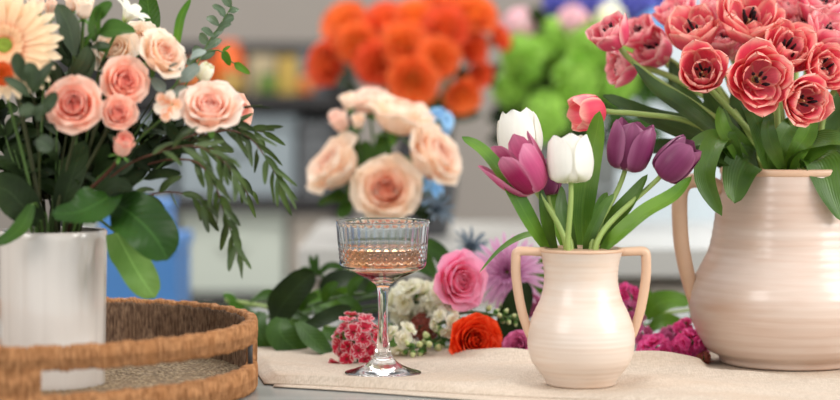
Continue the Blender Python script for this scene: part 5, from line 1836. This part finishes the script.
for q, (x, y) in enumerate([(530, 80), (560, 70), (590, 90), (560, 130), (600, 140), (640, 130), (540, 30), (630, 90), (520, 115), (670, 90)]):
    path = [(575, 140, 3.48), ((575 + x) / 2, (140 + y) / 2, 3.5), (x, y, 3.5)]
    lv = [(x + random.uniform(-16, 16), y + random.uniform(-8, 18), x + random.uniform(-40, 40), y + random.uniform(-26, 30), random.uniform(16, 24), random.uniform(-0.05, 0.05)) for _ in range(9)]
    sprig('greenery_spray', ['green leaves behind the left snowball', 'green leaves behind the upper middle snowball', 'green leaves around the central snowball', 'green leaves over the front rim of the bucket', 'green leaves at the right of the bucket rim', 'green leaves reaching right behind the purple tulip', 'green leaves at the top left of the bucket bunch', 'green leaves behind the far left coral tulips', 'green leaves hanging left of the bucket', 'green leaves farthest right of the bucket bunch'][q],
          'foliage', path, lv, 'leaf_mid' if q % 2 else 'leaf_dark', IN_ZB, 'stem', 0.002, 'oval')

# ------------------------------------------------------------------ light, camera
w = bpy.data.worlds.new('daylight')
bpy.context.scene.world = w
w.use_nodes = True
nt = w.node_tree
bg = nt.nodes['Background']
tc = nt.nodes.new('ShaderNodeTexCoord')
sp = nt.nodes.new('ShaderNodeSeparateXYZ')
rp = nt.nodes.new('ShaderNodeValToRGB')
rp.color_ramp.elements[0].position = 0.45
rp.color_ramp.elements[0].color = (0.62, 0.70, 0.72, 1)
rp.color_ramp.elements[1].position = 0.75
rp.color_ramp.elements[1].color = (0.95, 0.97, 1.0, 1)
mr = nt.nodes.new('ShaderNodeMapRange')
mr.inputs[1].default_value = -1
mr.inputs[2].default_value = 1
nt.links.new(tc.outputs['Generated'], sp.inputs[0])
nt.links.new(sp.outputs[2], mr.inputs[0])
nt.links.new(mr.outputs[0], rp.inputs[0])
nt.links.new(rp.outputs[0], bg.inputs[0])
bg.inputs[1].default_value = 0.9


def area(name, loc, aim, size, power, col):
    l = bpy.data.lights.new(name, 'AREA')
    l.energy = power
    l.shape = 'RECTANGLE'
    l.size, l.size_y = size
    l.color = col
    o = bpy.data.objects.new(name, l)
    C.objects.link(o)
    o.location = loc
    o.rotation_euler = (Vector(aim) - Vector(loc)).to_track_quat('-Z', 'Y').to_euler()
    return o


area('window_light_right', (2.2, 1.0, 2.0), (0.1, 2.05, 0.85), (1.4, 1.4), 42, (1.0, 0.97, 0.93))
area('window_light_left', (-1.6, 0.3, 2.0), (0, 2.05, 0.85), (1.2, 1.2), 22, (1.0, 0.95, 0.9))

area('back_room_fill', (-0.2, 3.6, 2.7), (-0.2, 4.2, 0.8), (1.8, 0.8), 40, (1.0, 0.97, 0.94))  # unseen fill, added to brighten the shelves and back of the room

cam = bpy.data.cameras.new('camera')
co = bpy.data.objects.new('camera', cam)
C.objects.link(co)
co.location = (0, 0, T + EYE)
co.rotation_euler = (PI / 2, 0, 0)
cam.sensor_width = 36
cam.lens = F / 840 * 36
cam.shift_y = -100 / 840
cam.clip_end = 60
cam.dof.use_dof = True
cam.dof.focus_distance = 2.0
cam.dof.aperture_fstop = 2.5
sc = bpy.context.scene
sc.camera = co
sc.view_settings.view_transform = 'Standard'
sc.view_settings.look = 'None'
sc.view_settings.gamma = 1
sc.view_settings.use_curve_mapping = False
sc.view_settings.exposure = 0.4
sc.cycles.max_bounces = 16
sc.cycles.diffuse_bounces = 10
sc.cycles.transmission_bounces = 12
sc.cycles.transparent_max_bounces = 12
sc.cycles.caustics_reflective = True
sc.cycles.use_denoising = True
